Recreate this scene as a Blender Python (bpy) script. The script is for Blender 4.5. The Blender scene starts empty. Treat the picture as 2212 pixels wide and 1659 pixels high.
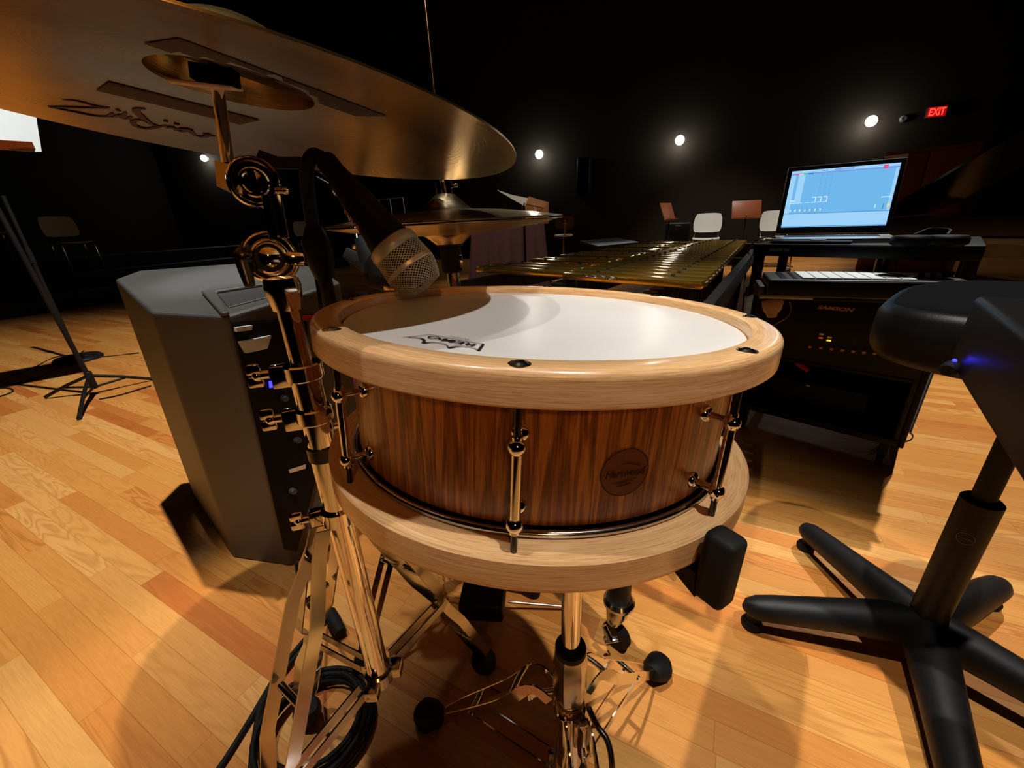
import bpy, bmesh, math, random
from mathutils import Vector, Matrix
V=Vector
random.seed(7)
PI=math.pi
C=bpy.context.scene.collection
# ------------------------------------------------------------------ camera
F_PX,PITCH,ROLL,CAM_H=880.0,math.radians(22),math.radians(2.6),0.9
W,H=2212,1659
_fw=V((0,math.cos(PITCH),-math.sin(PITCH))); _r0=V((1,0,0)); _u0=_r0.cross(_fw)
_rt=_r0*math.cos(ROLL)-_u0*math.sin(ROLL); _up=_r0*math.sin(ROLL)+_u0*math.cos(ROLL)
CAM=V((0,0,CAM_H))
def ray(x,y): return _fw+_rt*((x-W/2)/F_PX)-_up*((y-H/2)/F_PX)
def PD(x,y,d): return CAM+ray(x,y)*d                       # point at a distance along the view axis
def PZ(x,y,z):                                             # point at a height
    r=ray(x,y); return CAM+r*((z-CAM_H)/r.z)
def PP(x,y,o,n):                                           # point on a plane
    r=ray(x,y); return CAM+r*((o-CAM).dot(n)/r.dot(n))
cam_d=bpy.data.cameras.new('camera'); cam=bpy.data.objects.new('camera',cam_d); C.objects.link(cam)
cam_d.sensor_fit='HORIZONTAL'; cam_d.sensor_width=36; cam_d.lens=36*F_PX/W; cam_d.clip_start=.01; cam_d.clip_end=100
m3=Matrix((_rt,_up,-_fw)).transposed(); cam.matrix_world=Matrix.Translation(CAM)@m3.to_4x4()
bpy.context.scene.camera=cam
# ------------------------------------------------------------------ materials
def N(nt,t,**kw):
    n=nt.nodes.new(t)
    for k,v in kw.items():
        if k in n.inputs: n.inputs[k].default_value=v
        else: setattr(n,k,v)
    return n
def base(name):
    m=bpy.data.materials.new(name); m.use_nodes=True
    nt=m.node_tree; b=nt.nodes['Principled BSDF']; return m,nt,b
def srgb(r,g,b):
    f=lambda c:(c/255/12.92) if c<=10 else ((c/255+.055)/1.055)**2.4
    return (f(r),f(g),f(b),1)
def mat(name,col,rough=.5,metal=0,spec=.5,coat=0,bump=0,bscale=200,var=0,vscale=20,emit=None,estr=0,trans=0):
    m,nt,b=base(name); L=nt.links
    b.inputs['Base Color'].default_value=col; b.inputs['Roughness'].default_value=rough; b.inputs['Metallic'].default_value=metal
    b.inputs['Specular IOR Level'].default_value=spec; b.inputs['Coat Weight'].default_value=coat; b.inputs['Coat Roughness'].default_value=.1
    b.inputs['Transmission Weight'].default_value=trans
    tc=N(nt,'ShaderNodeTexCoord')
    if var:
        n=N(nt,'ShaderNodeTexNoise',Scale=vscale,Detail=4.0); L.new(tc.outputs['Object'],n.inputs['Vector'])
        r=N(nt,'ShaderNodeMapRange'); r.inputs['To Min'].default_value=1-var; r.inputs['To Max'].default_value=1+var
        L.new(n.outputs['Fac'],r.inputs['Value'])
        mx=N(nt,'ShaderNodeMix',data_type='RGBA',blend_type='MULTIPLY'); mx.inputs['Factor'].default_value=1
        mx.inputs['A'].default_value=col; L.new(r.outputs['Result'],mx.inputs['B']); L.new(mx.outputs['Result'],b.inputs['Base Color'])
        r2=N(nt,'ShaderNodeMapRange'); r2.inputs['To Min'].default_value=max(.02,rough*(1-var)); r2.inputs['To Max'].default_value=min(1,rough*(1+var))
        L.new(n.outputs['Fac'],r2.inputs['Value']); L.new(r2.outputs['Result'],b.inputs['Roughness'])
    if bump:
        n=N(nt,'ShaderNodeTexNoise',Scale=float(bscale),Detail=3.0); L.new(tc.outputs['Object'],n.inputs['Vector'])
        bp=N(nt,'ShaderNodeBump',Strength=bump,Distance=.001); L.new(n.outputs['Fac'],bp.inputs['Height']); L.new(bp.outputs['Normal'],b.inputs['Normal'])
    if emit:
        b.inputs['Emission Color'].default_value=emit; b.inputs['Emission Strength'].default_value=estr
    return m
def ramp(nt,fac,stops):
    r=nt.nodes.new('ShaderNodeValToRGB'); cr=r.color_ramp
    while len(cr.elements)<len(stops): cr.elements.new(.5)
    for e,(p,c) in zip(cr.elements,stops): e.position=p; e.color=c
    nt.links.new(fac,r.inputs['Fac']); return r
def floor_mat():
    m,nt,b=base('hardwood_floor'); L=nt.links
    tc=N(nt,'ShaderNodeTexCoord'); mp=N(nt,'ShaderNodeMapping'); mp.inputs['Rotation'].default_value=(0,0,math.radians(28.5)); mp.inputs['Location'].default_value=(.31,.013,0)
    L.new(tc.outputs['Object'],mp.inputs['Vector'])
    BW,BH=.72,.056
    sep=N(nt,'ShaderNodeSeparateXYZ'); L.new(mp.outputs['Vector'],sep.inputs['Vector'])
    def M(op,a,b_=None):
        n=N(nt,'ShaderNodeMath',operation=op)
        for i,s in enumerate((a,b_)):
            if s is None: continue
            if isinstance(s,(int,float)): n.inputs[i].default_value=s
            else: L.new(s,n.inputs[i])
        return n.outputs[0]
    row=M('FLOOR',M('DIVIDE',sep.outputs['Y'],BH))
    wn=N(nt,'ShaderNodeTexWhiteNoise',noise_dimensions='1D'); L.new(row,wn.inputs['W'])
    xs=M('ADD',M('DIVIDE',sep.outputs['X'],BW),M('MULTIPLY',wn.outputs['Value'],7.3))
    colm=M('FLOOR',xs); cv=N(nt,'ShaderNodeCombineXYZ'); L.new(row,cv.inputs['X']); L.new(colm,cv.inputs['Y'])
    w2=N(nt,'ShaderNodeTexWhiteNoise',noise_dimensions='3D'); L.new(cv.outputs['Vector'],w2.inputs['Vector'])
    tone=ramp(nt,w2.outputs['Value'],[(0,srgb(224,150,72)),(.2,srgb(236,174,98)),(.45,srgb(228,158,78)),(.7,srgb(221,147,70)),(.88,srgb(214,134,62)),(.97,srgb(204,120,54)),(1,srgb(186,100,44))])
    # grain: noise stretched along the board, offset per board
    off=N(nt,'ShaderNodeVectorMath',operation='MULTIPLY_ADD'); L.new(w2.outputs['Color'],off.inputs[0]); off.inputs[1].default_value=(13,17,5); L.new(mp.outputs['Vector'],off.inputs[2])
    st=N(nt,'ShaderNodeVectorMath',operation='MULTIPLY'); L.new(off.outputs['Vector'],st.inputs[0]); st.inputs[1].default_value=(1.7,15,1)
    nz=N(nt,'ShaderNodeTexNoise',Scale=1.0,Detail=2.0,Distortion=.9); L.new(st.outputs['Vector'],nz.inputs['Vector'])
    rg=M('SUBTRACT',.55,M('MULTIPLY',M('POWER',M('ADD',.5,M('MULTIPLY',M('SINE',M('MULTIPLY',nz.outputs['Fac'],60.0)),.5)),2.2),1.5))
    fine=N(nt,'ShaderNodeTexNoise',Scale=1.0,Detail=4.0); s2=N(nt,'ShaderNodeVectorMath',operation='MULTIPLY'); L.new(off.outputs['Vector'],s2.inputs[0]); s2.inputs[1].default_value=(16,330,1); L.new(s2.outputs['Vector'],fine.inputs['Vector'])
    sc3=N(nt,'ShaderNodeSeparateColor'); L.new(w2.outputs['Color'],sc3.inputs['Color']); amp=M('ADD',.12,M('MULTIPLY',M('POWER',sc3.outputs['Green'],2.0),.95))
    gmix=M('ADD',M('MULTIPLY',rg,amp),M('MULTIPLY',M('SUBTRACT',fine.outputs['Fac'],.5),1.5))
    gr=N(nt,'ShaderNodeMapRange'); gr.inputs['From Min'].default_value=-.8; gr.inputs['From Max'].default_value=.8; gr.inputs['To Min'].default_value=.74; gr.inputs['To Max'].default_value=1.05
    L.new(gmix,gr.inputs['Value'])
    # seams
    fy=M('FRACT',M('DIVIDE',sep.outputs['Y'],BH)); fx=M('FRACT',xs)
    ey=M('MINIMUM',fy,M('SUBTRACT',1.0,fy)); ex=M('MULTIPLY',M('MINIMUM',fx,M('SUBTRACT',1.0,fx)),BW/BH)
    e=M('MINIMUM',ey,ex); sm=N(nt,'ShaderNodeMapRange'); sm.inputs['From Min'].default_value=.0; sm.inputs['From Max'].default_value=.018; sm.inputs['To Min'].default_value=.62; sm.inputs['To Max'].default_value=1; L.new(e,sm.inputs['Value'])
    k=M('MULTIPLY',gr.outputs['Result'],sm.outputs['Result'])
    cc=N(nt,'ShaderNodeCombineXYZ'); L.new(k,cc.inputs['X']); L.new(M('POWER',k,1.25),cc.inputs['Y']); L.new(M('POWER',k,1.6),cc.inputs['Z'])
    mx=N(nt,'ShaderNodeMix',data_type='RGBA',blend_type='MULTIPLY'); mx.inputs['Factor'].default_value=1
    L.new(tone.outputs['Color'],mx.inputs['A']); L.new(cc.outputs['Vector'],mx.inputs['B']); L.new(mx.outputs['Result'],b.inputs['Base Color'])
    b.inputs['Roughness'].default_value=.45; b.inputs['Specular IOR Level'].default_value=.3
    b.inputs['Coat Weight'].default_value=.2; b.inputs['Coat Roughness'].default_value=.1
    wv=N(nt,'ShaderNodeTexNoise',Scale=9.0,Detail=2.0); L.new(tc.outputs['Object'],wv.inputs['Vector'])
    bh=M('ADD',M('MULTIPLY',e_clamp(nt,L,e),.4),M('MULTIPLY',wv.outputs['Fac'],1.3))
    bp=N(nt,'ShaderNodeBump',Strength=.25,Distance=.0025); L.new(bh,bp.inputs['Height']); L.new(bp.outputs['Normal'],b.inputs['Coat Normal'])
    bp2=N(nt,'ShaderNodeBump',Strength=.2,Distance=.0006); L.new(gmix,bp2.inputs['Height']); L.new(bp2.outputs['Normal'],b.inputs['Normal'])
    return m
def e_clamp(nt,L,e):
    n=N(nt,'ShaderNodeMapRange'); n.inputs['From Max'].default_value=.03; L.new(e,n.inputs['Value']); return n.outputs['Result']
def wood_uv(name,light,mid,dark,su,sv,rough=.3,coat=.3,rings=10,contrast=1):
    """oak: grain runs along the axis with the small scale (UV in metres)"""
    m,nt,b=base(name); L=nt.links
    uv=N(nt,'ShaderNodeUVMap'); 
    s=N(nt,'ShaderNodeVectorMath',operation='MULTIPLY'); L.new(uv.outputs['UV'],s.inputs[0]); s.inputs[1].default_value=(su,sv,1)
    n1=N(nt,'ShaderNodeTexNoise',Scale=1.0,Detail=2.0,Distortion=.5); L.new(s.outputs['Vector'],n1.inputs['Vector'])
    s2=N(nt,'ShaderNodeVectorMath',operation='MULTIPLY'); L.new(uv.outputs['UV'],s2.inputs[0]); s2.inputs[1].default_value=(su*5,sv*5,1)
    n2=N(nt,'ShaderNodeTexNoise',Scale=1.0,Detail=5.0,Roughness=.65); L.new(s2.outputs['Vector'],n2.inputs['Vector'])
    a=N(nt,'ShaderNodeMath',operation='MULTIPLY'); L.new(n1.outputs['Fac'],a.inputs[0]); a.inputs[1].default_value=float(rings)
    si=N(nt,'ShaderNodeMath',operation='SINE'); L.new(a.outputs[0],si.inputs[0])
    q=N(nt,'ShaderNodeMath',operation='MULTIPLY_ADD'); L.new(si.outputs[0],q.inputs[0]); q.inputs[1].default_value=.22*contrast; L.new(n2.outputs['Fac'],q.inputs[2])
    r=ramp(nt,q.outputs[0],[(.12,dark),(.45,mid),(.8,light)])
    L.new(r.outputs['Color'],b.inputs['Base Color']); b.inputs['Roughness'].default_value=rough; b.inputs['Coat Weight'].default_value=coat; b.inputs['Coat Roughness'].default_value=.15
    bp=N(nt,'ShaderNodeBump',Strength=.15,Distance=.0004); L.new(n2.outputs['Fac'],bp.inputs['Height']); L.new(bp.outputs['Normal'],b.inputs['Normal'])
    return m
def bronze(name,c1,c2,rough=.3):
    """lathed cymbal bronze: grooves ring round the centre (UV v is the radius), darker patina patches"""
    m,nt,b=base(name); L=nt.links
    uv=N(nt,'ShaderNodeUVMap'); s=N(nt,'ShaderNodeVectorMath',operation='MULTIPLY'); L.new(uv.outputs['UV'],s.inputs[0]); s.inputs[1].default_value=(6,420,1)
    n=N(nt,'ShaderNodeTexNoise',Scale=1.0,Detail=3.0); L.new(s.outputs['Vector'],n.inputs['Vector'])
    tc=N(nt,'ShaderNodeTexCoord'); p=N(nt,'ShaderNodeTexNoise',Scale=7.0,Detail=3.0,Roughness=.5); L.new(tc.outputs['Object'],p.inputs['Vector'])
    ad=N(nt,'ShaderNodeMath',operation='MULTIPLY_ADD'); L.new(n.outputs['Fac'],ad.inputs[0]); ad.inputs[1].default_value=.35; L.new(p.outputs['Fac'],ad.inputs[2])
    r=ramp(nt,ad.outputs[0],[(.3,c2),(.95,c1)]); L.new(r.outputs['Color'],b.inputs['Base Color'])
    b.inputs['Metallic'].default_value=1
    rr=N(nt,'ShaderNodeMapRange'); rr.inputs['To Min'].default_value=rough*.8; rr.inputs['To Max'].default_value=rough*1.25; L.new(p.outputs['Fac'],rr.inputs['Value']); L.new(rr.outputs['Result'],b.inputs['Roughness'])
    bp=N(nt,'ShaderNodeBump',Strength=.5,Distance=.0004); L.new(n.outputs['Fac'],bp.inputs['Height']); L.new(bp.outputs['Normal'],b.inputs['Normal'])
    return m
MT={}
MT['floor']=floor_mat()
MT['hoop']=wood_uv('oak_hoop',srgb(240,210,168),srgb(226,182,130),srgb(180,120,68),9,240,rough=.3,coat=.35,rings=9,contrast=.55)
MT['shell']=wood_uv('stained_oak_shell',srgb(196,130,64),srgb(154,92,40),srgb(92,46,17),115,7,rough=.38,coat=.2,rings=22,contrast=1.1)
MT['badge']=mat('burnt_wood_badge',srgb(112,62,30),.5,var=.15,vscale=60)
MT['burn']=mat('burn_mark',srgb(48,18,8),.6)
MT['head']=mat('coated_white_drumhead',srgb(206,205,202),.34,spec=.5,bump=.1,bscale=500,var=.07,vscale=9)
MT['ink']=mat('dark_print',srgb(28,20,40),.5)
MT['inkgrey']=mat('grey_print',srgb(150,140,135),.5)
MT['chrome']=mat('chrome',(.86,.84,.81,1),.08,1,var=.1,vscale=8)
MT['chromed']=mat('dull_darkened_chrome',(.5,.48,.45,1),.17,1,var=.2,vscale=12)  # darker base also carries the dark reflection on the cymbal stand legs
MT['darkmetal']=mat('dark_steel',srgb(70,68,66),.3,1,var=.15,vscale=40)
MT['black']=mat('black_plastic',srgb(13,13,14),.45,spec=.18,var=.15,vscale=30)
MT['blackmetal']=mat('black_powder_coat',srgb(20,20,21),.5,spec=.3,bump=.15,bscale=900)
MT['rubber']=mat('black_rubber',srgb(17,17,17),.7,spec=.3,bump=.2,bscale=400)
MT['fabric']=mat('black_fabric',srgb(8,9,11),.95,spec=.08,bump=.5,bscale=1200)
MT['vinyl']=mat('black_vinyl',srgb(9,9,9),.45,spec=.28,bump=.2,bscale=500)
MT['felt']=mat('black_felt',srgb(8,8,8),.95,spec=.1,bump=.4,bscale=900)
MT['spk']=mat('black_textured_paint',srgb(66,64,62),.46,spec=.7,bump=.5,bscale=1400,var=.06,vscale=15)
MT['bronze']=bronze('cymbal_bronze',(.68,.46,.18,1),(.38,.24,.08,1),.27)
MT['bronze2']=bronze('hat_bronze',(.82,.66,.42,1),(.62,.45,.25,1),.24)
MT['tape']=mat('black_gaffer_tape',srgb(58,44,28),.75,bump=.4,bscale=1500)
MT['cymink']=mat('brown_print',srgb(70,44,28),.6)
MT['cream']=mat('cream_plastic',srgb(226,196,160),.45)
MT['gold']=mat('gold_anodised_bar',(.92,.57,.10,1),.15,.92,bump=.08,bscale=600,var=.08,vscale=10)
MT['cord']=mat('dark_cord',srgb(20,18,16),.8)
MT['alu']=mat('aluminium',(.62,.62,.62,1),.3,1)
MT['grey']=mat('dark_grey_plastic',srgb(60,60,62),.45,var=.1,vscale=30)
MT['silver']=mat('silver_trim',srgb(150,150,150),.4,.6)
MT['pad']=mat('white_pad',srgb(228,236,238),.45)
MT['paper']=mat('white_paper',srgb(232,230,222),.75,var=.04,vscale=8)
MT['bluepaper']=mat('pale_grey_sheet',srgb(196,204,208),.6,var=.05,vscale=6)
MT['tan']=mat('tan_card',srgb(196,138,84),.7,var=.08,vscale=10)
MT['mauve']=mat('mauve_tablecloth',srgb(118,86,92),.9,spec=.1,var=.1,vscale=6)
MT['white_shell']=mat('white_plastic_shell',srgb(222,220,210),.45)
MT['beige_shell']=mat('beige_plastic_shell',srgb(168,148,110),.5)
MT['plywood']=mat('brown_plywood',srgb(120,80,46),.5,var=.15,vscale=6)
MT['cabinet']=mat('reddish_wood',srgb(140,72,34),.45,var=.15,vscale=4)
MT['piano']=mat('black_lacquer',srgb(7,7,7),.12,spec=.6,coat=.5)
MT['wall']=mat('dark_wall_paint',srgb(30,25,19),.9,spec=.2,bump=.3,bscale=60)
MT['ceil']=mat('black_ceiling',srgb(10,10,10),.95,spec=.1,bump=.3,bscale=40)
MT['riser']=mat('black_riser',srgb(16,14,12),.7,spec=.3)
MT['mesh']=mat('steel_mesh',srgb(200,190,170),.38,.45)
MT['brass']=mat('brass_ring',(.8,.55,.25,1),.25,1)
MT['red']=mat('red_plastic',srgb(190,24,16),.5)
MT['cup']=mat('translucent_cup',srgb(190,160,130),.35,spec=.5)
MT['bluelens']=mat('blue_lamp',srgb(20,20,200),.4,emit=(.02,.02,1,1),estr=6)
MT['yled']=mat('yellow_lamp',srgb(220,160,20),.4,emit=(1,.62,.02,1),estr=1.2)
MT['yledoff']=mat('dim_yellow_lamp',srgb(130,90,20),.4,emit=(.6,.35,.02,1),estr=.15)
MT['rled']=mat('red_lamp',srgb(150,30,20),.4,emit=(1,.12,.05,1),estr=.35)
MT['bulb']=mat('lit_lamp',srgb(255,255,250),.4,emit=(1,.97,.9,1),estr=30)
MT['exitred']=mat('exit_sign_letters',srgb(255,30,20),.4,emit=(1,.015,.01,1),estr=7)
MT['exitglow']=mat('exit_sign_face',srgb(90,0,0),.5,emit=(1,.01,.01,1),estr=.35)
MT['logo']=mat('grey_logo_print',srgb(120,112,100),.5)
MT['seatplas']=mat('dim_glass',srgb(120,120,118),.15,.6)
MT['display']=mat('laptop_picture',srgb(10,10,10),.25,emit=srgb(112,184,236),estr=1.0)
MT['disp_lt']=mat('laptop_picture_light',srgb(10,10,10),.25,emit=srgb(158,210,248),estr=1.0)
MT['disp_bar']=mat('laptop_picture_bar',srgb(10,10,10),.25,emit=srgb(120,160,230),estr=1.0)
MT['disp_dk']=mat('laptop_picture_dark',srgb(10,10,10),.25,emit=srgb(84,140,190),estr=1.0)
MT['disp_w']=mat('laptop_picture_white',srgb(10,10,10),.25,emit=srgb(200,232,255),estr=1.0)
MT['disp_r']=mat('laptop_picture_red',srgb(10,10,10),.25,emit=srgb(220,90,130),estr=1.0)
MT['disp_y']=mat('laptop_picture_yellow',srgb(10,10,10),.25,emit=srgb(230,220,150),estr=1.0)
MT['disp_g']=mat('laptop_picture_green',srgb(10,10,10),.25,emit=srgb(90,190,140),estr=1.0)
MT['disp_b']=mat('laptop_picture_blue',srgb(10,10,10),.25,emit=srgb(50,110,230),estr=1.0)
# ------------------------------------------------------------------ mesh builder (authored in world space)
I4=Matrix.Identity(4)
def frame(o,z,x=None):
    z=V(z).normalized(); x=V(x) if x is not None else (V((1,0,0)) if abs(z.x)<.9 else V((0,1,0)))
    x=(x-z*x.dot(z)).normalized(); y=z.cross(x)
    m=Matrix((x,y,z)).transposed().to_4x4(); m.translation=V(o); return m
class MB:
    def __init__(s,M=I4): s.v=[];s.f=[];s.uv=[];s.M=M
    def add(s,vs,fs,M=None,uvs=None):
        T=s.M@M if M is not None else s.M; o=len(s.v)
        s.v+=[T@V(p) for p in vs]
        for i,f in enumerate(fs):
            s.f.append([k+o for k in f]); s.uv.append(uvs[i] if uvs else None)
        return s
    def box(s,c,d,M=None,bev=0):
        x,y,z=d[0]/2,d[1]/2,d[2]/2; c=V(c); b=min(bev,x*.98,y*.98,z*.98)
        if b<=0:
            vs=[c+V((sx*x,sy*y,sz*z)) for sz in(-1,1) for sy in(-1,1) for sx in(-1,1)]
            return s.add(vs,[(0,2,3,1),(4,5,7,6),(0,1,5,4),(2,6,7,3),(0,4,6,2),(1,3,7,5)],M)
        bm=bmesh.new(); bmesh.ops.create_cube(bm,size=1)
        for v in bm.verts: v.co=V((v.co.x*2*x,v.co.y*2*y,v.co.z*2*z))
        bmesh.ops.bevel(bm,geom=bm.edges[:],offset=b,segments=3 if b>.003 else 2,affect='EDGES',profile=.5)
        bm.verts.index_update(); s.add([c+v.co for v in bm.verts],[[v.index for v in f.verts] for f in bm.faces],M); bm.free(); return s
    def tube(s,pts,r,n=14,caps=True,M=None,sq=None):
        pts=[V(p) for p in pts]; m=len(pts); rs=r if isinstance(r,(list,tuple)) else [r]*m
        ts=[]
        for i in range(m):
            t=(pts[min(i+1,m-1)]-pts[max(i-1,0)]); ts.append(t.normalized() if t.length>1e-9 else V((0,0,1)))
        a=ts[0].orthogonal().normalized() if sq is None else (V(sq)-ts[0]*V(sq).dot(ts[0])).normalized()
        vs=[];fs=[];uvs=[];d=0
        for i in range(m):
            a=(a-ts[i]*a.dot(ts[i])).normalized(); b=ts[i].cross(a)
            for k in range(n):
                q=2*PI*k/n; vs.append(pts[i]+(a*math.cos(q)+b*math.sin(q))*rs[i])
        for i in range(m-1):
            for k in range(n):
                k2=(k+1)%n; fs.append((i*n+k,i*n+k2,(i+1)*n+k2,(i+1)*n+k))
        if caps: fs.append(tuple(range(n-1,-1,-1))); fs.append(tuple((m-1)*n+k for k in range(n)))
        return s.add(vs,fs,M)
    def strap(s,pts,w,t,side,M=None):
        """flat metal strip along pts, width w along side direction, thickness t"""
        pts=[V(p) for p in pts]; vs=[];fs=[]; m=len(pts); side=V(side).normalized()
        for i in range(m):
            d=(pts[min(i+1,m-1)]-pts[max(i-1,0)]).normalized(); sd=(side-d*side.dot(d)).normalized(); nn=d.cross(sd)
            for a,b in((-1,-1),(1,-1),(1,1),(-1,1)): vs.append(pts[i]+sd*a*w/2+nn*b*t/2)
        for i in range(m-1):
            for k in range(4): k2=(k+1)%4; fs.append((i*4+k,i*4+k2,(i+1)*4+k2,(i+1)*4+k))
        fs+=[(3,2,1,0),tuple((m-1)*4+k for k in range(4))]
        return s.add(vs,fs,M)
    def lathe(s,prof,n=48,M=None,closed=False,a0=0,a1=2*PI):
        full=abs(a1-a0-2*PI)<1e-6; m=len(prof); vs=[];fs=[];uvs=[]
        arc=[0]
        for i in range(1,m): arc.append(arc[-1]+math.hypot(prof[i][0]-prof[i-1][0],prof[i][1]-prof[i-1][1]))
        R=max(p[0] for p in prof); nn=n if full else n+1
        for i,(r,z) in enumerate(prof):
            for k in range(nn):
                q=a0+(a1-a0)*k/n; vs.append((r*math.cos(q),r*math.sin(q),z))
        last=m if closed else m-1
        for i in range(last):
            j=(i+1)%m
            aj=arc[i+1] if i+1<m else arc[-1]+math.hypot(prof[0][0]-prof[-1][0],prof[0][1]-prof[-1][1])
            for k in range(n):
                k2=(k+1)%nn if full else k+1
                f=[i*nn+k,i*nn+k2,j*nn+k2,j*nn+k]; u0,u1=k/n*(a1-a0)*R,(k+1)/n*(a1-a0)*R
                fs.append(f); uvs.append([(u0,arc[i]),(u1,arc[i]),(u1,aj),(u0,aj)])
        return s.add(vs,fs,M,uvs)
    def cyl(s,p,q,r,n=20,r2=None,bev=0):
        p,q=V(p),V(q); h=(q-p).length; r2=r if r2 is None else r2; b=min(bev,r*.5,r2*.5,h*.45)
        pr=[(0,0),(r-b,0)]+([(r,b)] if b else [])+([(r2,h-b)] if b else [(r2,h)])+([(r2-b,h)] if b else [])+[(0,h)]
        return s.lathe(pr,n,frame(p,q-p))
    def sph(s,c,r,sc=(1,1,1),n=16,M=None):
        m=n//2; pr=[(max(1e-5,r*math.sin(PI*i/m)),-r*math.cos(PI*i/m)) for i in range(m+1)]
        T=Matrix.Translation(V(c))@Matrix.Diagonal((*sc,1))
        return s.lathe(pr,n,(M@T) if M is not None else T)
    def prism(s,poly,z0,z1,M=None,top=None):
        n=len(poly); tp=top or poly
        vs=[(x,y,z0) for x,y in poly]+[(x,y,z1) for x,y in tp]
        return s.add(vs,[tuple(range(n-1,-1,-1)),tuple(range(n,2*n))]+[(k,(k+1)%n,n+(k+1)%n,n+k) for k in range(n)],M)
    def quad(s,a,b,c,d): return s.add([a,b,c,d],[(0,1,2,3)])
MW={}
def obj(name,mb,m,parent=None,label=None,flat=False,ang=38,stuff=False):
    me=bpy.data.meshes.new(name)
    if parent is not None: inv=MW[parent.name].inverted(); loc=None
    else:
        xs=[v.x for v in mb.v];ys=[v.y for v in mb.v];zs=[v.z for v in mb.v]
        loc=V(((min(xs)+max(xs))/2,(min(ys)+max(ys))/2,min(zs))); inv=Matrix.Translation(-loc)
    me.from_pydata([inv@v for v in mb.v],[],mb.f)
    if any(u for u in mb.uv):
        ul=me.uv_layers.new(name='UVMap'); li=0
        for p,u in zip(me.polygons,mb.uv):
            if u:
                for k,l in enumerate(p.loop_indices): ul.data[l].uv=u[k]
    bm=bmesh.new(); bm.from_mesh(me); bmesh.ops.recalc_face_normals(bm,faces=bm.faces); bm.to_mesh(me); bm.free()
    if not flat:
        for p in me.polygons: p.use_smooth=True
        me.set_sharp_from_angle(angle=math.radians(ang))
    me.materials.append(MT[m] if isinstance(m,str) else m)
    o=bpy.data.objects.new(name,me); C.objects.link(o)
    if parent is not None: o.parent=parent; MW[o.name]=MW[parent.name].copy()
    else: o.location=loc; MW[o.name]=Matrix.Translation(loc)
    if label: o['label']=label
    if stuff: o['kind']='stuff'
    return o
def tag(o,label,cat,group=None):
    o['label']=label; o['category']=cat
    if group: o['group']=group
    return o
def thing(name,label,cat,M,group=None):
    if not isinstance(M,Matrix): M=Matrix.Translation(V(M))
    o=bpy.data.objects.new(name,None); C.objects.link(o); o.matrix_world=M; o.empty_display_size=.05
    MW[o.name]=M.copy(); return tag(o,label,cat,group)
def struct(name,mb,m): o=obj(name,mb,m,flat=True); o['kind']='structure'; return o
def copy_thing(root,M,label,group=None):
    r=root.copy(); C.objects.link(r); r.matrix_world=M; MW[r.name]=M; r['label']=label
    if group: r['group']=group
    for ch in list(root.children):
        c=ch.copy(); C.objects.link(c); c.parent=r; c.matrix_parent_inverse=Matrix.Identity(4)
        for g in ch.children:
            d=g.copy(); C.objects.link(d); d.parent=c; d.matrix_parent_inverse=Matrix.Identity(4)
    return r
def text_mb(txt,size,M,shear=0,ext=.0004,bold=0,spacing=1.0,warp=None,width=None):
    cu=bpy.data.curves.new('txt','FONT'); cu.body=txt; cu.size=size; cu.shear=shear; cu.extrude=ext; cu.offset=bold; cu.space_character=spacing; cu.align_x='CENTER'; cu.align_y='CENTER'; cu.resolution_u=3
    ob=bpy.data.objects.new('txt',cu); C.objects.link(ob)
    dg=bpy.context.evaluated_depsgraph_get(); me=bpy.data.meshes.new_from_object(ob.evaluated_get(dg))
    mb=MB(); vs=[v.co.copy() for v in me.vertices]
    if width:
        w=max(v.x for v in vs)-min(v.x for v in vs)
        for v in vs: v.x*=width/w
    if warp: vs=[warp(v) for v in vs]; mb.add(vs,[list(p.vertices) for p in me.polygons])
    else: mb.add(vs,[list(p.vertices) for p in me.polygons],M)
    C.objects.unlink(ob); bpy.data.objects.remove(ob); bpy.data.meshes.remove(me); bpy.data.curves.remove(cu)
    return mb
def zline(xy,ypx):
    lo,hi=-1.0,2.5
    for _ in range(50):
        m=(lo+hi)/2; p=V((xy[0],xy[1],m))-CAM; z=p.dot(_fw)
        if H/2-F_PX*p.dot(_up)/z>ypx: lo=m
        else: hi=m
    return m
def arc_pts(pts,n=6):
    """Catmull-Rom through the points"""
    P=[V(p) for p in pts]; P=[P[0]*2-P[1]]+P+[P[-1]*2-P[-2]]; out=[]
    for i in range(1,len(P)-2):
        for k in range(n):
            t=k/n; a,b,c,d=P[i-1],P[i],P[i+1],P[i+2]
            out.append(.5*((2*b)+(c-a)*t+(2*a-5*b+4*c-d)*t*t+(3*b-a-3*c+d)*t**3))
    out.append(P[-2]); return out
# ------------------------------------------------------------------ the room
fl=MB(); fl.box((0,1,-.05),(26,26,.1)); struct('floor',fl,'floor')
wa=V((.86,10.3,0)); wd=V((6.4,8.3,0))-wa; wd.normalize(); wn=V((wd.y,-wd.x,0))
if wn.dot(V((0,-1,0)))<0: wn=-wn
def wall(name,a,b,h=6.5,t=.2):
    a,b=V(a),V(b); d=(b-a).normalized(); n=V((-d.y,d.x,0)); c=(a+b)/2
    if n.dot(V((0,2,0))-c)>0: n=-n
    M=Matrix((d,n,V((0,0,1)))).transposed().to_4x4(); M.translation=c+n*t/2+V((0,0,h/2))
    mb=MB(); mb.box((0,0,0),((b-a).length,t,h),M); return struct(name,mb,'wall')
cB=wa+wd*8.6; cL=wa-wd*12.3
wall('wall_back',cL,cB); rdir=V((-.16,-1,0)).normalized(); cR=cB+rdir*17
wall('wall_right',cB,cR); cL2=V((cL.x,-9,0)); wall('wall_left',cL,cL2); wall('wall_front',cL2,cR)
ce=MB(); ce.box((0,1,6.55),(26,26,.1)); struct('ceiling',ce,'ceil')
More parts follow.
